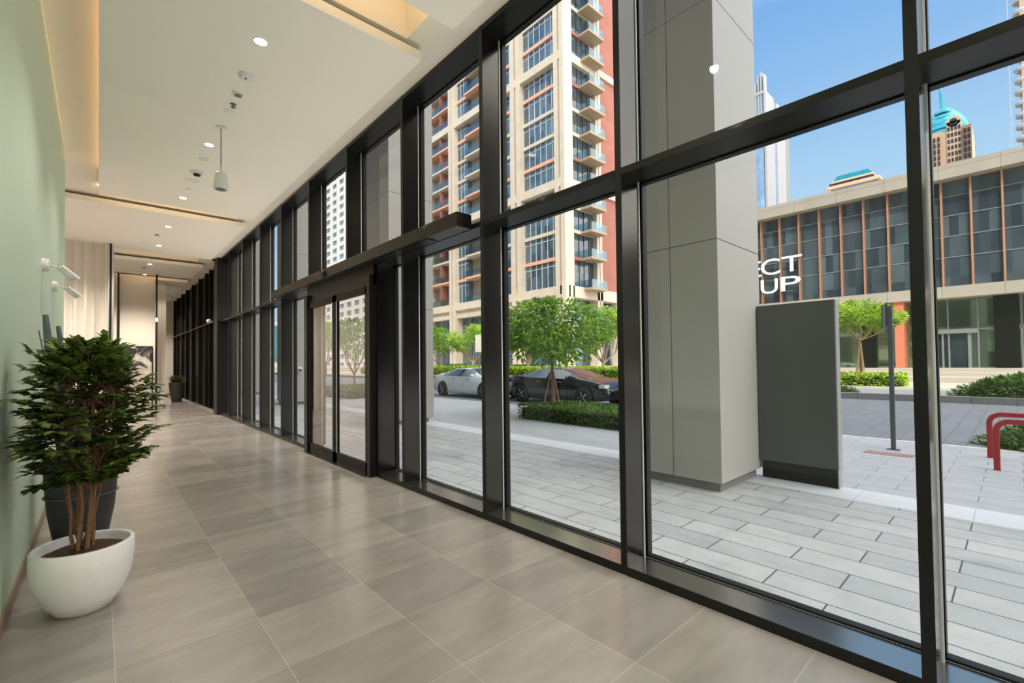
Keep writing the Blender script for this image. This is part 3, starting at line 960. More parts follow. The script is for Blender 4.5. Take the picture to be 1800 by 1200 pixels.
# charcoal sign slab
t = thing('sign_slab', 'freestanding charcoal sign slab beside the grey pillar', 'sign', (6.3, 1.8, 0))
box(6.30, 6.47, 1.40, 2.24, 0.22, 2.19).build('panel', M['sign'], t, bevel=.006)
box(6.315, 6.475, 1.392, 1.40, 0.22, 2.19).build('edge_trim', M['signedge'], t)
box(6.34, 6.46, 1.42, 2.22, 0, 0.22).build('plinth', M['black'], t)
box(6.31, 6.44, 1.394, 1.404, 0, 0.22).build('foot_trim', M['signedge'], t)
# post with two back-to-back boards
t = thing('sign_post', 'dark grey street sign post seen edge-on on the plaza', 'sign post', (9.68, 1.38, 0))
box(9.63, 9.70, 1.35, 1.41, 0, 2.36).build('post', M['post'], t)
box(9.36, 9.98, 1.425, 1.445, 1.98, 2.36).build('sign_board', M['post'], t)
box(9.64, 9.69, 1.41, 1.425, 2.05, 2.42).build('bracket', M['post'], t)
box(9.60, 9.73, 1.30, 1.46, 0, .012).build('base_plate', M['steel'], t)
o = box(9.05, 9.32, 1.07, 1.68, 0.0, 0.004).build('drain_cover', M['grate'], org=(9.2, 1.37, 0))
tag(o, 'reddish ribbed cover set in the paving by the sign post', 'drain cover')
def hoop(x, y, label):
    t = thing('bike_rack', label, 'bike rack', (x, y, 0), 'red hoop racks on the plaza')
    pts = [(x, y, 0), (x, y, .52)]
    r = .13
    for k in range(1, 8):
        a = PI / 2 * k / 8
        pts.append((x, y - r + r * math.cos(a), .52 + r * math.sin(a)))
    pts += [(x, y - r, .65), (x, y - 1.0 + r, .65)]
    for k in range(1, 8):
        a = PI / 2 * k / 8
        pts.append((x, y - 1.0 + r - r * math.sin(a), .52 + r * math.cos(a)))
    pts += [(x, y - 1.0, .52), (x, y - 1.0, 0)]
    MB().tube(pts, .045, 4, square=True).build('hoop', M['red'], t, bevel=.006)
hoop(9.88, .29, 'red metal hoop rack, the farther of the two')
hoop(8.85, .20, 'red metal hoop rack, the nearer of the two')

# ---------------------------------------------------------------- hedges and shrubs
def hedge(name, x0, x1, y0, y1, z0, z1, mat, label, n, size, core=True, lump=.05, cat='hedge'):
    t = thing(name, label, cat, ((x0 + x1) / 2, (y0 + y1) / 2, z0))
    if core:
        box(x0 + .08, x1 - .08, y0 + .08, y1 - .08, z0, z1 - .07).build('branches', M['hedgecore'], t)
    f = MB()
    def place():
        r = random.random()
        ax_ = (x1 - x0) * (y1 - y0)
        side = (z1 - z0) * ((x1 - x0) + (y1 - y0)) * 2
        if r < ax_ / (ax_ + side):
            p = (rnd(x0, x1), rnd(y0, y1), z1 - rnd(0, lump))
            d = (0, 0, 1)
        elif random.random() < (y1 - y0) / ((x1 - x0) + (y1 - y0)):
            q = random.random() < .7
            p = (x0 + rnd(0, lump) if q else x1 - rnd(0, lump), rnd(y0, y1), rnd(z0, z1))
            d = (-1 if q else 1, 0, .4)
        else:
            q = random.random() < .7
            p = (rnd(x0, x1), y0 + rnd(0, lump) if q else y1 - rnd(0, lump), rnd(z0, z1))
            d = (0, -1 if q else 1, .4)
        return p, d
    leaf_blob(f, n, place, size, .7)
    f.build('leaves', mat, t)
    return t
random.seed(5)
hedge('hedge', 8.34, 10.0, 3.6, 9.0, 0, .36, M['leaf_hedge'], 'clipped green hedge under the staked tree in front of the cars', 9000, .075)
hedge('hedge', 7.9, 11.6, 19.2, 23.4, 0, .36, M['leaf_hedge'], 'clipped hedge with a small tree seen through the sliding door', 2500, .14)
def mound(x, y, z, rx, ry, h, mat, label, n, size, cat='shrub'):
    t = thing('shrub', label, cat, (x, y, z))
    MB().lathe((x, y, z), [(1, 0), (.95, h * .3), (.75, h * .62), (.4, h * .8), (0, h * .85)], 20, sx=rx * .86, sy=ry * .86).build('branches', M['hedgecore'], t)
    f = MB()
    def place():
        a = rnd(0, 2 * PI)
        e = math.asin(rnd(0, 1))
        k = rnd(.82, 1.0)
        lx, ly, lz = math.cos(a) * math.cos(e), math.sin(a) * math.cos(e), math.sin(e)
        bump = 1 + .12 * math.sin(5 * a) * math.cos(3 * e)
        return (x + lx * rx * k * bump, y + ly * ry * k * bump, z + lz * h * k * bump), (lx, ly, lz + .3)
    leaf_blob(f, n, place, size, .7)
    f.build('leaves', mat, t)
    return t
mound(22.4, -.55, .14, 1.1, 2.0, .72, M['leaf_hedge'], 'broad leafy shrub on the kerbed bed right of the sign post', 4200, .15)
mound(22.7, -5.3, .14, 1.2, 1.9, .75, M['leaf_hedge'], 'leafy shrub continuing off the right of the kerbed bed', 1500, .15)
mound(21.9, 5.0, .14, .5, .9, .26, M['leaf_hedge'], 'small low shrub half hidden behind the charcoal sign slab', 700, .10)
mound(11.3, -.35, 0, .5, .8, .34, M['leaf_hedge'], 'low clump of leaves behind the red hoop racks', 1500, .09)
for (a, b, lab) in ((3.8, 11.0, 'low lime hedge under the spreading tree in front of the glass office'),):
    hedge('hedge', 29.2, 30.6, a, b, .10, .62, M['leaf_limehedge'], lab, 2600, .2)
hedge('hedge', 27.5, 29.0, 18.0, 33.0, .10, .95, M['leaf_limehedge'], 'bright lime hedge behind the parked black car', 4500, .24)
hedge('hedge', 27.5, 29.0, 35.5, 62.0, .10, 1.0, M['leaf_limehedge'], 'bright lime hedge behind the parked white car', 4500, .3)
hedge('hedge', 31.0, 32.5, 31.5, 35.0, .10, 1.1, M['leaf_hedge'], 'darker clipped hedge block near the apartment tower', 1200, .22)
hedge('hedge', 31.0, 32.5, 43.5, 46.5, .10, 1.2, M['leaf_hedge'], 'darker clipped hedge block left of the parked white car', 1200, .22)

# ---------------------------------------------------------------- trees
def tree(x, y, z, H, crown_r, crown_z, crown_h, mat, trunk_mat, label, n, size, nb=6, tr=.07, lean=(0, 0), fork=.45, stakes=False, multi=1, seed=1, name='tree', droop=0.0):
    random.seed(seed)
    t = thing(name, label, 'tree', (x, y, z))
    zc = z + crown_z
    zf = z + (crown_z - crown_h / 2) * fork + .2
    tk = MB()
    bases = []
    for k in range(multi):
        a = 2 * PI * k / max(1, multi)
        o_ = .16 * crown_r / 1.4 if multi > 1 else 0
        p0 = Vector((x + o_ * math.cos(a), y + o_ * math.sin(a), z))
        p1 = Vector((x + lean[0], y + lean[1], zf))
        tk.tube([p0, p0.lerp(p1, .5) + Vector((lean[0] * .1, 0, 0)), p1], [tr, tr * .85, tr * .75], 8)
        bases.append(p1)
    tk.build('trunk', trunk_mat, t)
    ends = []
    br = MB()
    for k in range(nb):
        a = 2 * PI * (k + rnd(-.3, .3)) / nb
        rr = crown_r * rnd(.45, .85)
        e = Vector((x + lean[0] + rr * math.cos(a), y + lean[1] + rr * math.sin(a), zc + rnd(-.35, .25) * crown_h))
        s0 = bases[k % len(bases)]
        md = s0.lerp(e, .5) + Vector((0, 0, -.12 * crown_h)) + Vector((rnd(-.1, .1), rnd(-.1, .1), 0)) * crown_r
        br.tube([s0, md, e], [tr * .55, tr * .38, tr * .15], 6)
        ends.append(e)
        for q in range(2):
            e2 = e + Vector((rnd(-.4, .4) * crown_r, rnd(-.4, .4) * crown_r, rnd(0, .35) * crown_h))
            br.tube([md, md.lerp(e2, .6), e2], [tr * .3, tr * .2, tr * .08], 5)
            ends.append(e2)
    ends.append(Vector((x + lean[0], y + lean[1], zc + .35 * crown_h)))
    ends.append(Vector((x + lean[0], y + lean[1], zc)))
    br.build('branches', trunk_mat, t)
    f = MB()
    def place():
        c = random.choice(ends)
        d = Vector((rnd(-1, 1), rnd(-1, 1), rnd(-.7, 1)))
        while d.length > 1 or d.length < .2:
            d = Vector((rnd(-1, 1), rnd(-1, 1), rnd(-.7, 1)))
        p = c + Vector((d.x * crown_r * .42, d.y * crown_r * .42, d.z * crown_h * .34))
        q = Vector(((p.x - x - lean[0]) / crown_r, (p.y - y - lean[1]) / crown_r, (p.z - zc) / (crown_h * .5)))
        if q.length > 1.05:
            q = q.normalized() * rnd(.85, 1.05)
            p = Vector((x + lean[0] + q.x * crown_r, y + lean[1] + q.y * crown_r, zc + q.z * crown_h * .5))
        dn = Vector((q.x, q.y, q.z * .3 - droop))
        return p, dn
    leaf_blob(f, n, place, size, .55, long=3.2)
    f.build('foliage', mat, t)
    if stakes:
        for k in range(3):
            a = 2 * PI * k / 3 + .5
            MB().tube([(x + .34 * math.cos(a), y + .34 * math.sin(a), z), (x + .03 * math.cos(a), y + .03 * math.sin(a), z + 1.25)], .022, 6).build('stake', M['stake'], t)
    return t
tree(9.2, 8.52, 0, 3.2, 1.65, 2.25, 1.75, M['leaf_mid'], M['trunk'], 'staked young tree with feathery green crown rising from the near hedge', 2700, .23, nb=7, tr=.045, stakes=True, seed=4, fork=1.1, droop=.25)
tree(30.0, 22.2, .1, 5.6, 1.9, 4.0, 3.4, M['leaf_lime'], M['bark2'], 'lime tree with several pale trunks at the right of the apartment tower', 3200, .36, nb=7, tr=.13, multi=3, seed=7, droop=.3)
tree(30.0, 30.9, .1, 5.5, 2.3, 4.0, 2.9, M['leaf_lime'], M['bark2'], 'pale trunked tree half hidden behind the staked young tree', 3000, .36, nb=7, tr=.16, multi=2, seed=9)
tree(30.0, 39.4, .1, 5.6, 2.4, 4.0, 3.0, M['leaf_lime'], M['bark2'], 'lime tree with tan trunk behind the parked white car', 2600, .36, nb=6, tr=.15, seed=12)
tree(30.0, 46.0, .1, 5.5, 2.5, 3.9, 3.2, M['leaf_mid'], M['bark2'], 'green tree beside the second pillar, left of the parked white car', 2600, .36, nb=6, tr=.13, seed=15)
tree(30.0, 5.55, .3, 4.4, 1.75, 3.4, 1.55, M['leaf_lime'], M['bark2'], 'spreading lime tree with pale forked trunks before the glass office', 4200, .26, nb=8, tr=.075, multi=3, seed=21, fork=.75)
tree(10.2, 23.9, 0, 3.9, 1.25, 2.75, 2.3, M['leaf_mid'], M['trunk'], 'slender green tree seen through the sliding door', 2000, .19, nb=6, tr=.06, seed=25)
tree(24.0, 66.0, .1, 7, 3.2, 5.0, 4.6, M['leaf_lime'], M['trunk'], 'distant lime tree seen high in the sliding door glass', 1500, .5, nb=6, tr=.15, seed=31)

# road sign beside the white car
t = thing('road_sign', 'pale square road sign on a timber-coloured post by the parked white car', 'road sign', (27.1, 34.6, .1))
box(27.06, 27.16, 34.55, 34.65, .1, 3.0).build('post', M['stake'], t)
box(27.0, 27.04, 34.1, 35.1, 2.5, 4.2).build('sign_board', M['white'], t)

# ---------------------------------------------------------------- cars
def car(xc, yc, paint, label, L=4.85, W=1.84, H=1.27, wb=2.95, front=-1):
    """side profile along local u (front at +u), front=-1 turns it towards -Y"""
    t = thing('car', label, 'car', (xc, yc, 0), 'cars parked along the road')
    def P(u, v, z): return (xc + v * (-front), yc + u * front, z)
    h = H
    # stations: u, belt z, roof z (== belt where no cabin), halfwidth belt, halfwidth roof
    S = [(-L/2, .50*h, .50*h, .72, .70), (-L/2+.10, .74*h, .745*h, .82, .74), (-L/2+.55, .76*h, .785*h, .88, .74), (-L/2+.95, .745*h, .86*h, .90, .66),
         (-L/2+1.45, .735*h, .965*h, .91, .60), (-L/2+2.1, .73*h, h, .92, .58), (-L/2+2.75, .72*h, .985*h, .92, .58), (-L/2+3.2, .715*h, .88*h, .915, .62),
         (-L/2+3.65, .71*h, .745*h, .905, .72), (-L/2+4.2, .65*h, .69*h, .88, .72), (L/2-.18, .56*h, .58*h, .82, .70), (L/2, .44*h, .445*h, .72, .66)]
    nP = 9
    rows = []
    for u, bz, rz, hb, hr in S:
        e = min(1, max(0, (L/2 - abs(u)) / .35))
        zl = .17 + .10 * (1 - e)
        pr_ = [(0, zl), (hb * .93, zl), (hb * .985, zl + .14), (hb, (zl + bz) * .52), (hb * .965, bz), (hb * .965 + (hr - hb * .965) * .9, bz + (rz - bz) * .9), (hr * .86, rz), (0, rz + .012)]
        row = [(u, v, z) for v, z in pr_] + [(u, -v, z) for v, z in reversed(pr_[1:-1])]
        rows.append(row)
    n = len(rows[0])
    vs = [P(*p) for r_ in rows for p in r_]
    body, win = [], []
    for i in range(len(rows) - 1):
        for k in range(n):
            f = (i * n + k, i * n + (k + 1) % n, (i + 1) * n + (k + 1) % n, (i + 1) * n + k)
            cabin = 2 <= i <= 7
            kk = k if k < 7 else n - 1 - k
            glass_ = (cabin and 3 <= i <= 6 and kk == 4) or (i in (2, 3) and kk in (5, 6)) or (i in (6, 7) and kk in (5, 6))
            (win if glass_ else body).append(f)
    body.append(tuple(range(n)))
    body.append(tuple((len(rows) - 1) * n + k for k in range(n)))
    bo = MB().add(vs, body, 0, True).build('body', paint, t)
    wi = MB().add([(v[0], v[1], v[2] + .002) for v in vs], win, 0, True).build('windows', M['carglass'], t)
    # pillars between the side windows
    for s in (-1, 1):
        for u in (-L/2 + 2.28,):
            q = MB()
            q.tube([P(u, s * .905, .72 * h), P(u + .03, s * .64, .965 * h)], .035, 4, square=True)
            q.build('door_pillar', M['black'], t)
    for s in (-1, 1):
        for u in (-wb / 2 + .02, wb / 2 + .02):
            c = P(u, s * .86, .31)
            a = MB().lathe(c, [(.20, -.10), (.30, -.10), (.325, -.07), (.325, .07), (.30, .10), (.20, .10)], 28, ax='x').build('wheel', M['tyre'], t)
            out = s * (-front)
            rm = MB()
            rm.lathe((c[0] + out * .085, c[1], c[2]), [(.0, .01 * out), (.05, .012 * out), (.07, 0), (.19, 0), (.215, .012 * out), (.22, -.02 * out)], 24, ax='x', mi=0)
            for q in range(5):
                aa = 2 * PI * q / 5
                rm.tube([(c[0] + out * .10, c[1] + .04 * math.cos(aa), c[2] + .04 * math.sin(aa)), (c[0] + out * .10, c[1] + .2 * math.cos(aa), c[2] + .2 * math.sin(aa))], .02, 4)
            sub(rm.build('rim', M['rim'], t), a)
            MB().lathe(P(u, s * (.905), .33), [(.0, 0), (.37, 0), (.37, .004 * out)], 24, ax='x').build('wheel_arch', M['tyre'], t)
    for s in (-1, 1):
        box(*sorted((P(L/2-.30, s*.60, 0)[0], P(L/2-.30, s*.84, 0)[0])), *sorted((P(L/2-.34, 0, 0)[1], P(L/2-.10, 0, 0)[1])), .50 * h, .58 * h).build('headlight', M['lamp'], t)
        box(*sorted((P(0, s*.55, 0)[0], P(0, s*.82, 0)[0])), *sorted((P(-L/2-.0, 0, 0)[1], P(-L/2+.14, 0, 0)[1])), .62 * h, .70 * h).build('tail_light', M['taillamp'], t)
        q = P(L/2 - 1.55, s * .98, .76 * h)
        MB().lathe(q, [(0, -.09), (.055, -.05), (.06, .04), (0, .09)], 12, ax='x').build('mirror', paint, t)
        for u in (-.55, .45):
            a_ = P(u - .1, s * .925, .62 * h)
            b_ = P(u + .1, s * .925, .64 * h)
            box(*sorted((a_[0] - .012, a_[0] + .012)), *sorted((a_[1], b_[1])), a_[2], a_[2] + .025).build('door_handle', M['rim'], t)
    box(*sorted((P(0, -.5, 0)[0], P(0, .5, 0)[0])), *sorted((P(L/2 - .02, 0, 0)[1], P(L/2 + .01, 0, 0)[1])), .25 * h, .38 * h).build('grille', M['black'], t)
    return t
car(12.55, 16.15, M['carwhite'], 'white sedan parked by the lime hedge, seen from its side')
car(12.75, 11.1, M['carblack'], 'black sedan parked behind the near hedge and staked tree')
car(12.75, 5.7, M['carblue'], 'dark blue car parked ahead of the black sedan, mostly hidden')
# ================================================================== GLASS OFFICE OPPOSITE
t = thing('office_building', 'low glass office block with copper fins and stone fascia across the road', 'building', (42, 5, .8))
Y0_, Y1_ = -30.0, 24.0
box(41.5, 60, Y0_, Y1_, 13.35, 14.3).build('parapet', M['fascia'], t)
box(42.4, 60, Y0_, Y1_, 6.2, 13.35).build('glazing', M['dglass'], t)
box(41.6, 60, Y0_, Y1_, 5.45, 6.2).build('lower_fascia', M['fascia'], t)
box(42.9, 60, Y0_, Y1_, .8, 5.45).build('ground_floor_glazing', M['dglass2'], t)
for z in (8.2, 9.6, 11.0, 12.3):
    box(42.36, 42.42, Y0_, Y1_, z, z + .06).build('transom', M['mull'], t)
k = 0
y = 0.33 - 1.41 * 14
while y < Y1_:
    box(42.0, 42.42, y - .05, y + .05, 6.2, 13.35).build('fin', M['copper'], t)
    y += 1.41
box(41.75, 43.0, 5.2, 5.72, .8, 5.45).build('red_column', M['redcol'], t)
box(41.75, 43.0, 14.2, 14.72, .8, 5.45).build('red_column', M['redcol'], t)
box(41.75, 43.0, -5.2, -4.7, .8, 5.45).build('red_column', M['redcol'], t)
box(42.5, 43.0, -.2, .9, .8, 5.45).build('dark_column', M['blackpanel'], t)
box(42.5, 43.0, 6.9, 7.8, .8, 4.0).build('dark_column', M['blackpanel'], t)
for y in (-3.6, -2.2, -.3, 1.62, 3.05, 4.4, 7.9, 9.3, 10.7, 12.1, 13.5):
    box(42.8, 42.92, y - .04, y + .04, .8, 5.45).build('mullion', M['mull'], t)
box(42.8, 42.92, -30, 5, 3.35, 3.42).build('mid_rail', M['mull'], t)
dr = thing('x', None, None, (42.7, 3.0, .8))
bpy.data.objects.remove(dr)
mb = MB()
mb.box(42.6, 42.9, 1.62, 4.4, 3.12, 3.40)
mb.box(42.7, 42.88, 4.1, 4.22, .8, 3.12)
mb.box(42.7, 42.88, 3.28, 3.38, .8, 3.12)
mb.box(42.7, 42.88, 2.98, 3.06, .8, 3.12)
mb.box(42.7, 42.88, 1.95, 2.12, .8, 3.12)
mb.build('entrance_frame', M['mull'], t)
box(42.86, 42.92, 2.1, 4.2, .8, 3.12).build('entrance_door', M['carglass'], t)
# lettering on the office front
def letter(ch, y_right, zb, hgt, wid, parent, x=41.9):
    cu = bpy.data.curves.new('letter', 'FONT')
    cu.body = ch
    cu.extrude = 0.05
    tmp = bpy.data.objects.new('tmp', cu)
    COL.objects.link(tmp)
    bpy.context.view_layer.update()
    me = bpy.data.meshes.new_from_object(tmp)
    bpy.data.objects.remove(tmp)
    xs = [v.co.x for v in me.vertices]
    ys_ = [v.co.y for v in me.vertices]
    x0, x1, y0, y1 = min(xs), max(xs), min(ys_), max(ys_)
    for v in me.vertices:
        a = (v.co.x - x0) / (x1 - x0)
        b_ = (v.co.y - y0) / (y1 - y0)
        zz = v.co.z
        # text runs towards -Y as seen from the lobby
        v.co = Vector((x - zz, y_right + wid * (1 - a), zb + hgt * b_)) - parent.location
    me.materials.clear()
    me.materials.append(M['letter'])
    o = bpy.data.objects.new('letter', me)
    COL.objects.link(o)
    o.parent = parent
    return o
M['letter'] = plain('white_letter', srgb(245, 248, 250), 0.4, var=0.0)
t = thing('building_sign', 'white raised letters CT over UP on the glass office front', 'sign', (41.9, 12.0, 8.0))
letter('T', 11.38, 8.68, 1.28, 1.47, t)
letter('C', 12.98, 8.62, 1.34, 1.45, t)
letter('E', 14.45, 8.58, 1.34, 1.3, t)
letter('P', 11.50, 7.12, 1.18, 1.45, t)
letter('U', 13.18, 7.06, 1.20, 1.30, t)
letter('O', 14.7, 7.02, 1.24, 1.5, t)

# ================================================================== APARTMENT TOWER
TX, TY = 48.0, 41.7
t = thing('apartment_tower', 'tall cream apartment tower with terracotta walls and glass balconies', 'building', (TX, TY, .8))
ZL = [12.1, 16.5, 20.4, 23.9, 27.4, 31.0, 34.6, 38.2, 41.9, 45.7, 49.5, 53.2, 57.0, 60.7, 64.4]
THICK = (12.1, 27.4, 45.7, 64.4)
ORG = (16.5, 31.0, 41.9, 49.5, 57.0)
ZTOP = 68.0
# core volume
box(TX + 1.9, TX + 34, TY + 1.6, TY + 62, .8, ZTOP).build('core', M['stone_d'], t)
def col(y0, y1, dx=.0):
    mb = MB()
    wd = (y1 - y0)
    mb.box(TX - dx, TX + 1.9, y0, y0 + wd * .40, .8, ZTOP)
    box(TX - dx + .30, TX + 1.85, y0 + wd * .38, y0 + wd * .62, .8, ZTOP - .02).build('column_groove', M['stone_d'], t)
    mb.box(TX - dx, TX + 1.9, y0 + wd * .60, y1, .8, ZTOP)
    mb.build('column', M['stone'], t)
for a, b in ((TY, TY + 1.9), (50.7, 52.9), (57.3, 58.6), (68.3, 70.1), (77.4, 79.2), (87.0, 89.0)):
    col(a, b)
# corner column on the right face
mb = MB()
mb.box(TX + .01, TX + .70, TY - .02, TY + .70, .81, ZTOP - .01)
mb.box(TX + 1.0, TX + 1.6, TY - .02, TY + 1.5, .8, ZTOP)
box(TX + .65, TX + 1.05, TY + .28, TY + 1.5, .8, ZTOP - .02).build('column_groove', M['stone_d'], t)
mb.build('column', M['stone'], t)
def glass_bay(y0, y1, nm):
    for i, z in enumerate(ZL):
        z1 = ZL[i + 1] if i + 1 < len(ZL) else ZTOP
        th = 1.25 if z in THICK else .5
        th1 = 1.25 if z1 in THICK else .5
        za, zb = z + .15, z1 - th1 + .15
        wi = box(TX + 1.0, TX + 1.9, y0, y1, za, zb).build('window', M['bglass'], t)
        fm = MB()
        nn = max(2, round((y1 - y0) / 1.15))
        for k in range(1, nn):
            yy = y0 + (y1 - y0) * k / nn
            fm.box(TX + .93, TX + 1.0, yy - .035, yy + .035, za, zb)
        fm.box(TX + .93, TX + 1.0, y0, y1, zb - .75, zb - .68)
        sub(fm.build('window_bars', M['wmull'], t), wi)
for a, b in ((43.6, 50.7), (52.9, 57.3), (65.4, 68.3)):
    glass_bay(a, b, 'glass')
for i, z in enumerate(ZL):
    th = 1.25 if z in THICK else .5
    mt_ = M['stone'] if z not in ORG else M['orange']
    box(TX + (.12 if z in THICK else .75), TX + 1.9, TY + .2, 96, z - th + .15, z + .15).build('floor_band', mt_, t)
# balcony bays on the long face
def balc_bay(y0, y1, div=None):
    for i, z in enumerate(ZL[:-1]):
        z1 = ZL[i + 1]
        th1 = 1.25 if z1 in THICK else .5
        zb = z1 - th1 + .15
        b_ = box(TX + 2.6, TX + 2.7, y0, y1, z + .15, zb)
        b_.build('balcony_wall', M['soffit'], t)
        box(TX + 2.55, TX + 2.6, y0 + .2, y0 + (y1 - y0) * .42, z + .15, zb - .4).build('balcony_door', M['bglass'], t)
        sl_ = box(TX + .2, TX + 2.6, y0, y1, z - .18, z + .15).build('balcony_slab', M['stone'] if z not in ORG else M['orange'], t)
        g = MB().box(TX + .22, TX + .25, y0, y1, z + .15, z + 1.25).build('glass_rail', M['rail'], t)
        sub(g, sl_)
        if div:
            box(TX + .3, TX + 2.6, div - .12, div + .12, z + .15, zb).build('party_wall', M['terray'], t)
# balcony bays sit in front of a deeper core, so cut them as real recesses
balc_bay(58.6, 65.4)
balc_bay(70.1, 77.4, 73.3)
balc_bay(79.2, 87.0, 83.0)
# right face: glass corner, projecting balconies, terracotta wall
for i, z in enumerate(ZL[:-1]):
    z1 = ZL[i + 1]
    th = 1.25 if z in THICK else .5
    th1 = 1.25 if z1 in THICK else .5
    za, zb = z + .15, z1 - th1 + .15
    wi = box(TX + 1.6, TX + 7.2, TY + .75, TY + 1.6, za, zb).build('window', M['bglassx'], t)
    fm = MB()
    for k in range(1, 5):
        xx = TX + 1.6 + 5.6 * k / 5
        fm.box(xx - .035, xx + .035, TY + .68, TY + .75, za, zb)
    sub(fm.build('window_bars', M['blackpanel'], t), wi)
    box(TX + 1.6, TX + 7.2, TY + (.12 if z in THICK else .5), TY + 1.6, z - th + .15, z + .15).build('floor_band', M['stone'] if z not in ORG else M['terra'], t)
    bs = box(TX + 4.0, TX + 7.6, TY - 1.5, TY + .7, z - .30, z + .02).build('balcony_slab', M['soffit'], t)
    r_ = MB()
    r_.box(TX + 4.02, TX + 7.58, TY - 1.48, TY - 1.45, z + .02, z + 1.15)
    r_.box(TX + 4.02, TX + 4.05, TY - 1.45, TY + .7, z + .02, z + 1.15)
    r_.box(TX + 7.55, TX + 7.58, TY - 1.45, TY + .7, z + .02, z + 1.15)
    sub(r_.build('glass_rail', M['rail'], t), bs)
mb = MB()
mb.box(TX + 7.2, TX + 7.75, TY, TY + 1.6, .8, ZTOP)
mb.box(TX + 7.75, TX + 7.95, TY + .25, TY + 1.6, .8, ZTOP)
mb.box(TX + 7.95, TX + 8.5, TY, TY + 1.6, .8, ZTOP)
mb.build('column', M['stone'], t)
box(TX + 8.5, TX + 34, TY + .25, TY + 1.6, 12.2, ZTOP).build('terracotta_wall', M['terra'], t)
box(TX + 8.5, TX + 34, TY - .05, TY + 1.6, 26.6, 27.7).build('stone_band', M['stone'], t)
box(TX + 8.5, TX + 34, TY - .05, TY + 1.6, 45.0, 46.0).build('stone_band', M['stone'], t)
# ground floors
box(TX + .12, TX + 34, TY + .0, TY + 1.6, 10.6, 12.25).build('podium_band', M['stone'], t)
for x_ in (TX + 12.0, TX + 20):
    box(x_, x_ + 1.0, TY, TY + 1.0, .8, 10.6).build('podium_column', M['stone'], t)
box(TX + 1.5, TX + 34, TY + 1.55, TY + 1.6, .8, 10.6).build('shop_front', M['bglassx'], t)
for a, b in ((43.6, 50.7), (52.9, 57.3), (58.6, 68.3), (70.1, 77.4), (79.2, 87.0)):
    wi = box(TX + 1.7, TX + 1.95, a + .9, b, .8, 9.6).build('shop_window', M['bglass'], t)
    fm = MB()
    nn = max(2, round((b - a) / 1.4))
    for k in range(1, nn):
        yy = a + .9 + (b - a - .9) * k / nn
        fm.box(TX + 1.62, TX + 1.7, yy - .04, yy + .04, .8, 9.6)
    fm.box(TX + 1.62, TX + 1.7, a + .9, b, 6.3, 6.4)
    sub(fm.build('window_bars', M['mull'], t), wi)
    box(TX + .5, TX + 1.95, a, b, 9.6, 11.0).build('podium_soffit', M['stone'], t)

# ================================================================== ADDED BLOCK OUT OF VIEW, DARKENS THE REFLECTIONS IN THE FINS
t = thing('added_dark_block', 'added dark block out of view, darkening the reflections in the fins', 'building', (29, -43, 0))
box(14, 44, -50, -36, 0, 34).build('body', M['blackpanel'], t)
mb = MB()
for z in range(4, 34, 4):
    mb.box(13.9, 44.1, -36.1, -35.9, z - .2, z + .2)
mb.build('floor_band', M['mull'], t)

# ================================================================== FAR SKYLINE
t = thing('white_tower', 'pale grid-fronted tower seen left of the apartment tower', 'building', (75, 190, .5))
box(75.4, 110, 150, 235, .5, 150).build('body', M['gridwin'], t)
mb = MB()
zf = 2.9
while zf < 150:
    mb.box(75, 75.6, 150, 235, zf - .75, zf + .75)
    zf += 3.5
yy = 154.5
while yy < 235:
    mb.box(74.9, 75.6, yy - 1.4, yy + 1.4, .5, 150)
    yy += 7.5
mb.box(74.8, 75.6, 150, 152, .5, 150)
mb.build('facade_grid', M['gridwhite'], t)

t = thing('blue_tower', 'distant blue and white high-rise with a spiked crown beside the pillar', 'building', (180, 60, .5))
box(180, 206, 60.0, 74, .5, 99).build('glass_face', M['towerblue'], t)
box(180.0, 188.5, 59.2, 60.2, .5, 100).build('white_slab', M['towerwhite'], t)
box(188.5, 191.2, 59.6, 60.2, .5, 99).build('glass_strip', M['towerblue'], t)
box(191.2, 200.5, 59.2, 60.2, .5, 99.5).build('white_slab', M['towerwhite'], t)
box(200.5, 206, 59.4, 60.2, .5, 96).build('grey_slab', M['mull'], t)
mb = MB()
for k in range(7):
    yy = 59.4 + k * .95
    mb.box(179.6, 182, yy, yy + .45, 88, 101 + 6 * math.cos((k - 1) * .55))
mb.box(179.5, 182, 59.7, 67, 99, 100)
mb.build('crown', M['towerwhite'], t)

t = thing('domed_tower', 'distant beige tower topped by a teal dome and spire', 'building', (205, 13, .5))
box(200.6, 216, 7.6, 21, .5, 74.2).build('body', M['beige'], t)
box(199.9, 202, 9.9, 13.2, .5, 76.2).build('gable_bay', M['beige'], t)
MB().lathe((201.0, 11.55, 76.2), [(1.65, -1.1), (1.65, 1)], 32, ax='x').build('gable_arch', M['beige'], t)
MB().lathe((199.9, 11.55, 76.3), [(.85, -.15), (.85, 0)], 24, ax='x').box(199.75, 199.9, 10.7, 12.4, 75.1, 76.3).build('arched_window', M['darkwin'], t)
box(200.3, 202, 14.6, 18.0, .5, 73.4).build('bay', M['beige'], t)
for yw, za in ((10.3, 74.6), (11.1, 74.6), (11.95, 74.6), (12.75, 74.6), (15.1, 72.4), (16.1, 72.4), (17.2, 72.4), (8.2, 73), (9.1, 73), (19.0, 71), (20.0, 71)):
    mb = MB()
    zz = za
    while zz > 50:
        mb.box(199.8, 200.7, yw - .27, yw + .27, zz - 1.2, zz)
        zz -= 2.0
    mb.build('window_column', M['darkwin'], t)
MB().lathe((207.5, 14.0, 74.2), [(5.6, -1), (5.9, 1.0), (5.6, 3.4), (4.6, 5.8), (3.0, 8.0), (1.5, 9.4), (.5, 10.0)], 40).build('dome', M['teal'], t)
mb = MB()
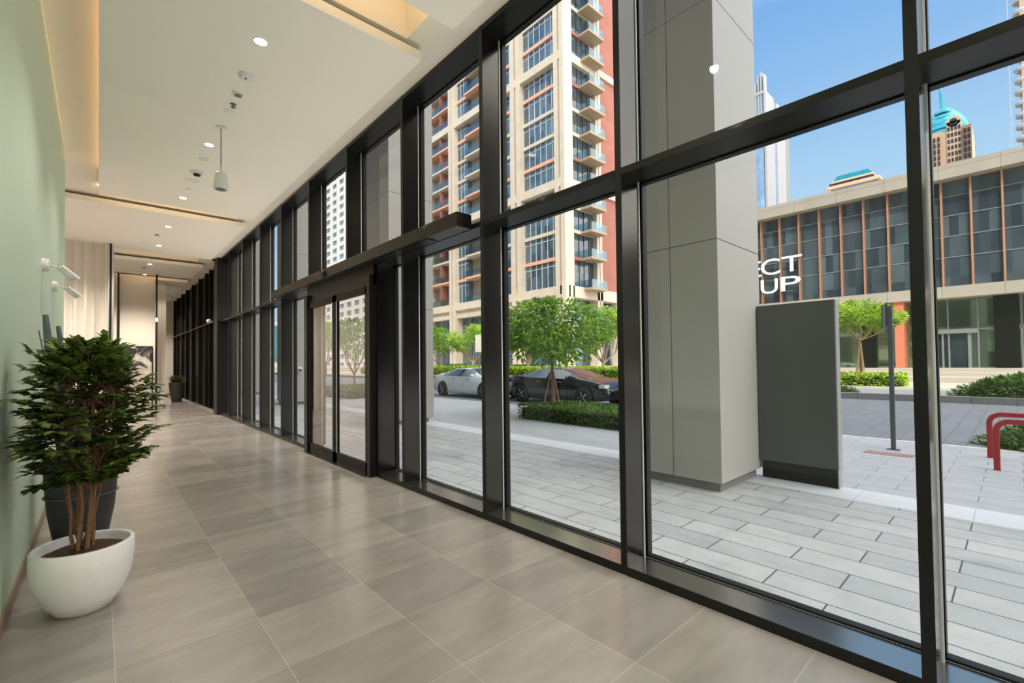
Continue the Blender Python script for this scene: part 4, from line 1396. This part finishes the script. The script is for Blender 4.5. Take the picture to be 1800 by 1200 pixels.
for k in range(5):
    mb.lathe((206.6 - k * .3, 13.8 + k * .12, 73.8 + k * 1.9), [(6.0 - k * .95, 0), (6.15 - k * 1.0, .8), (5.5 - k * 1.0, 1.3)], 32)
mb.build('dome_ribs', M['teal'], t)
MB().tube([(207.5, 14.3, 83.5), (207.5, 14.9, 91)], [.8, .3], 8).build('spire', M['teal'], t)

t = thing('hipped_building', 'distant blue glass block with a teal hipped roof above the parapet', 'building', (152, 29, .5))
box(151, 165, 23.2, 33.5, .5, 48.4).build('body', M['towerblue'], t)
mb = MB()
mb.prism([(33.5, 48.4), (36.6, 45.2), (36.6, 44.6), (33.5, 47.6)], 150, 165, 'x')
mb.box(150, 166, 22.6, 34.2, 48.4, 49.2)
mb.box(150.4, 166, 24, 33.2, 50.0, 50.5)
mb.build('cornice', M['beige'], t)
mb = MB()
for k in range(6):
    mb.box(150.5, 151.2, 24 + k * 1.7, 25.3 + k * 1.7, 49.2, 50.0)
mb.build('attic_windows', M['darkwin'], t)
MB().prism([(24.2, 50.5), (33.0, 50.5), (32.0, 51.9), (25.2, 51.9)], 151, 164, 'x').build('roof', M['teal'], t)

t = thing('tan_tower', 'tan high-rise with curved balconies cut by the right edge', 'building', (170, -6, .5))
box(170, 190, -18, -2.6, .5, 120).build('body', M['tan'], t)
zz = 50
while zz < 112:
    MB().lathe((171.5, -3.0, zz), [(1.6, 0), (1.7, .25), (1.7, .9), (1.6, .9)], 20).build('balcony', M['towerwhite'], t)
    zz += 2.9
mb = MB()
mb.tube([(169.6, -.55, .5), (169.6, -.55, 104)], .07, 6)
zz = 48
while zz < 104:
    mb.tube([(169.6, -.55, zz), (170.2, -2.2, zz + .8)], .06, 5)
    zz += 3.0
mb.build('hoist_mast', M['bracket'], t)
# pale blocks filling the street end beyond the white tower
t = thing('far_block', 'pale low block at the far end of the street', 'building', (60, 262, .5))
box(20, 140, 260, 280, .5, 24).build('body', M['gridwhite'], t)
mb = MB()
for k in range(12):
    mb.box(22 + k * 9, 27 + k * 9, 259.8, 260.2, 3, 22)
mb.build('windows', M['gridwin'], t)
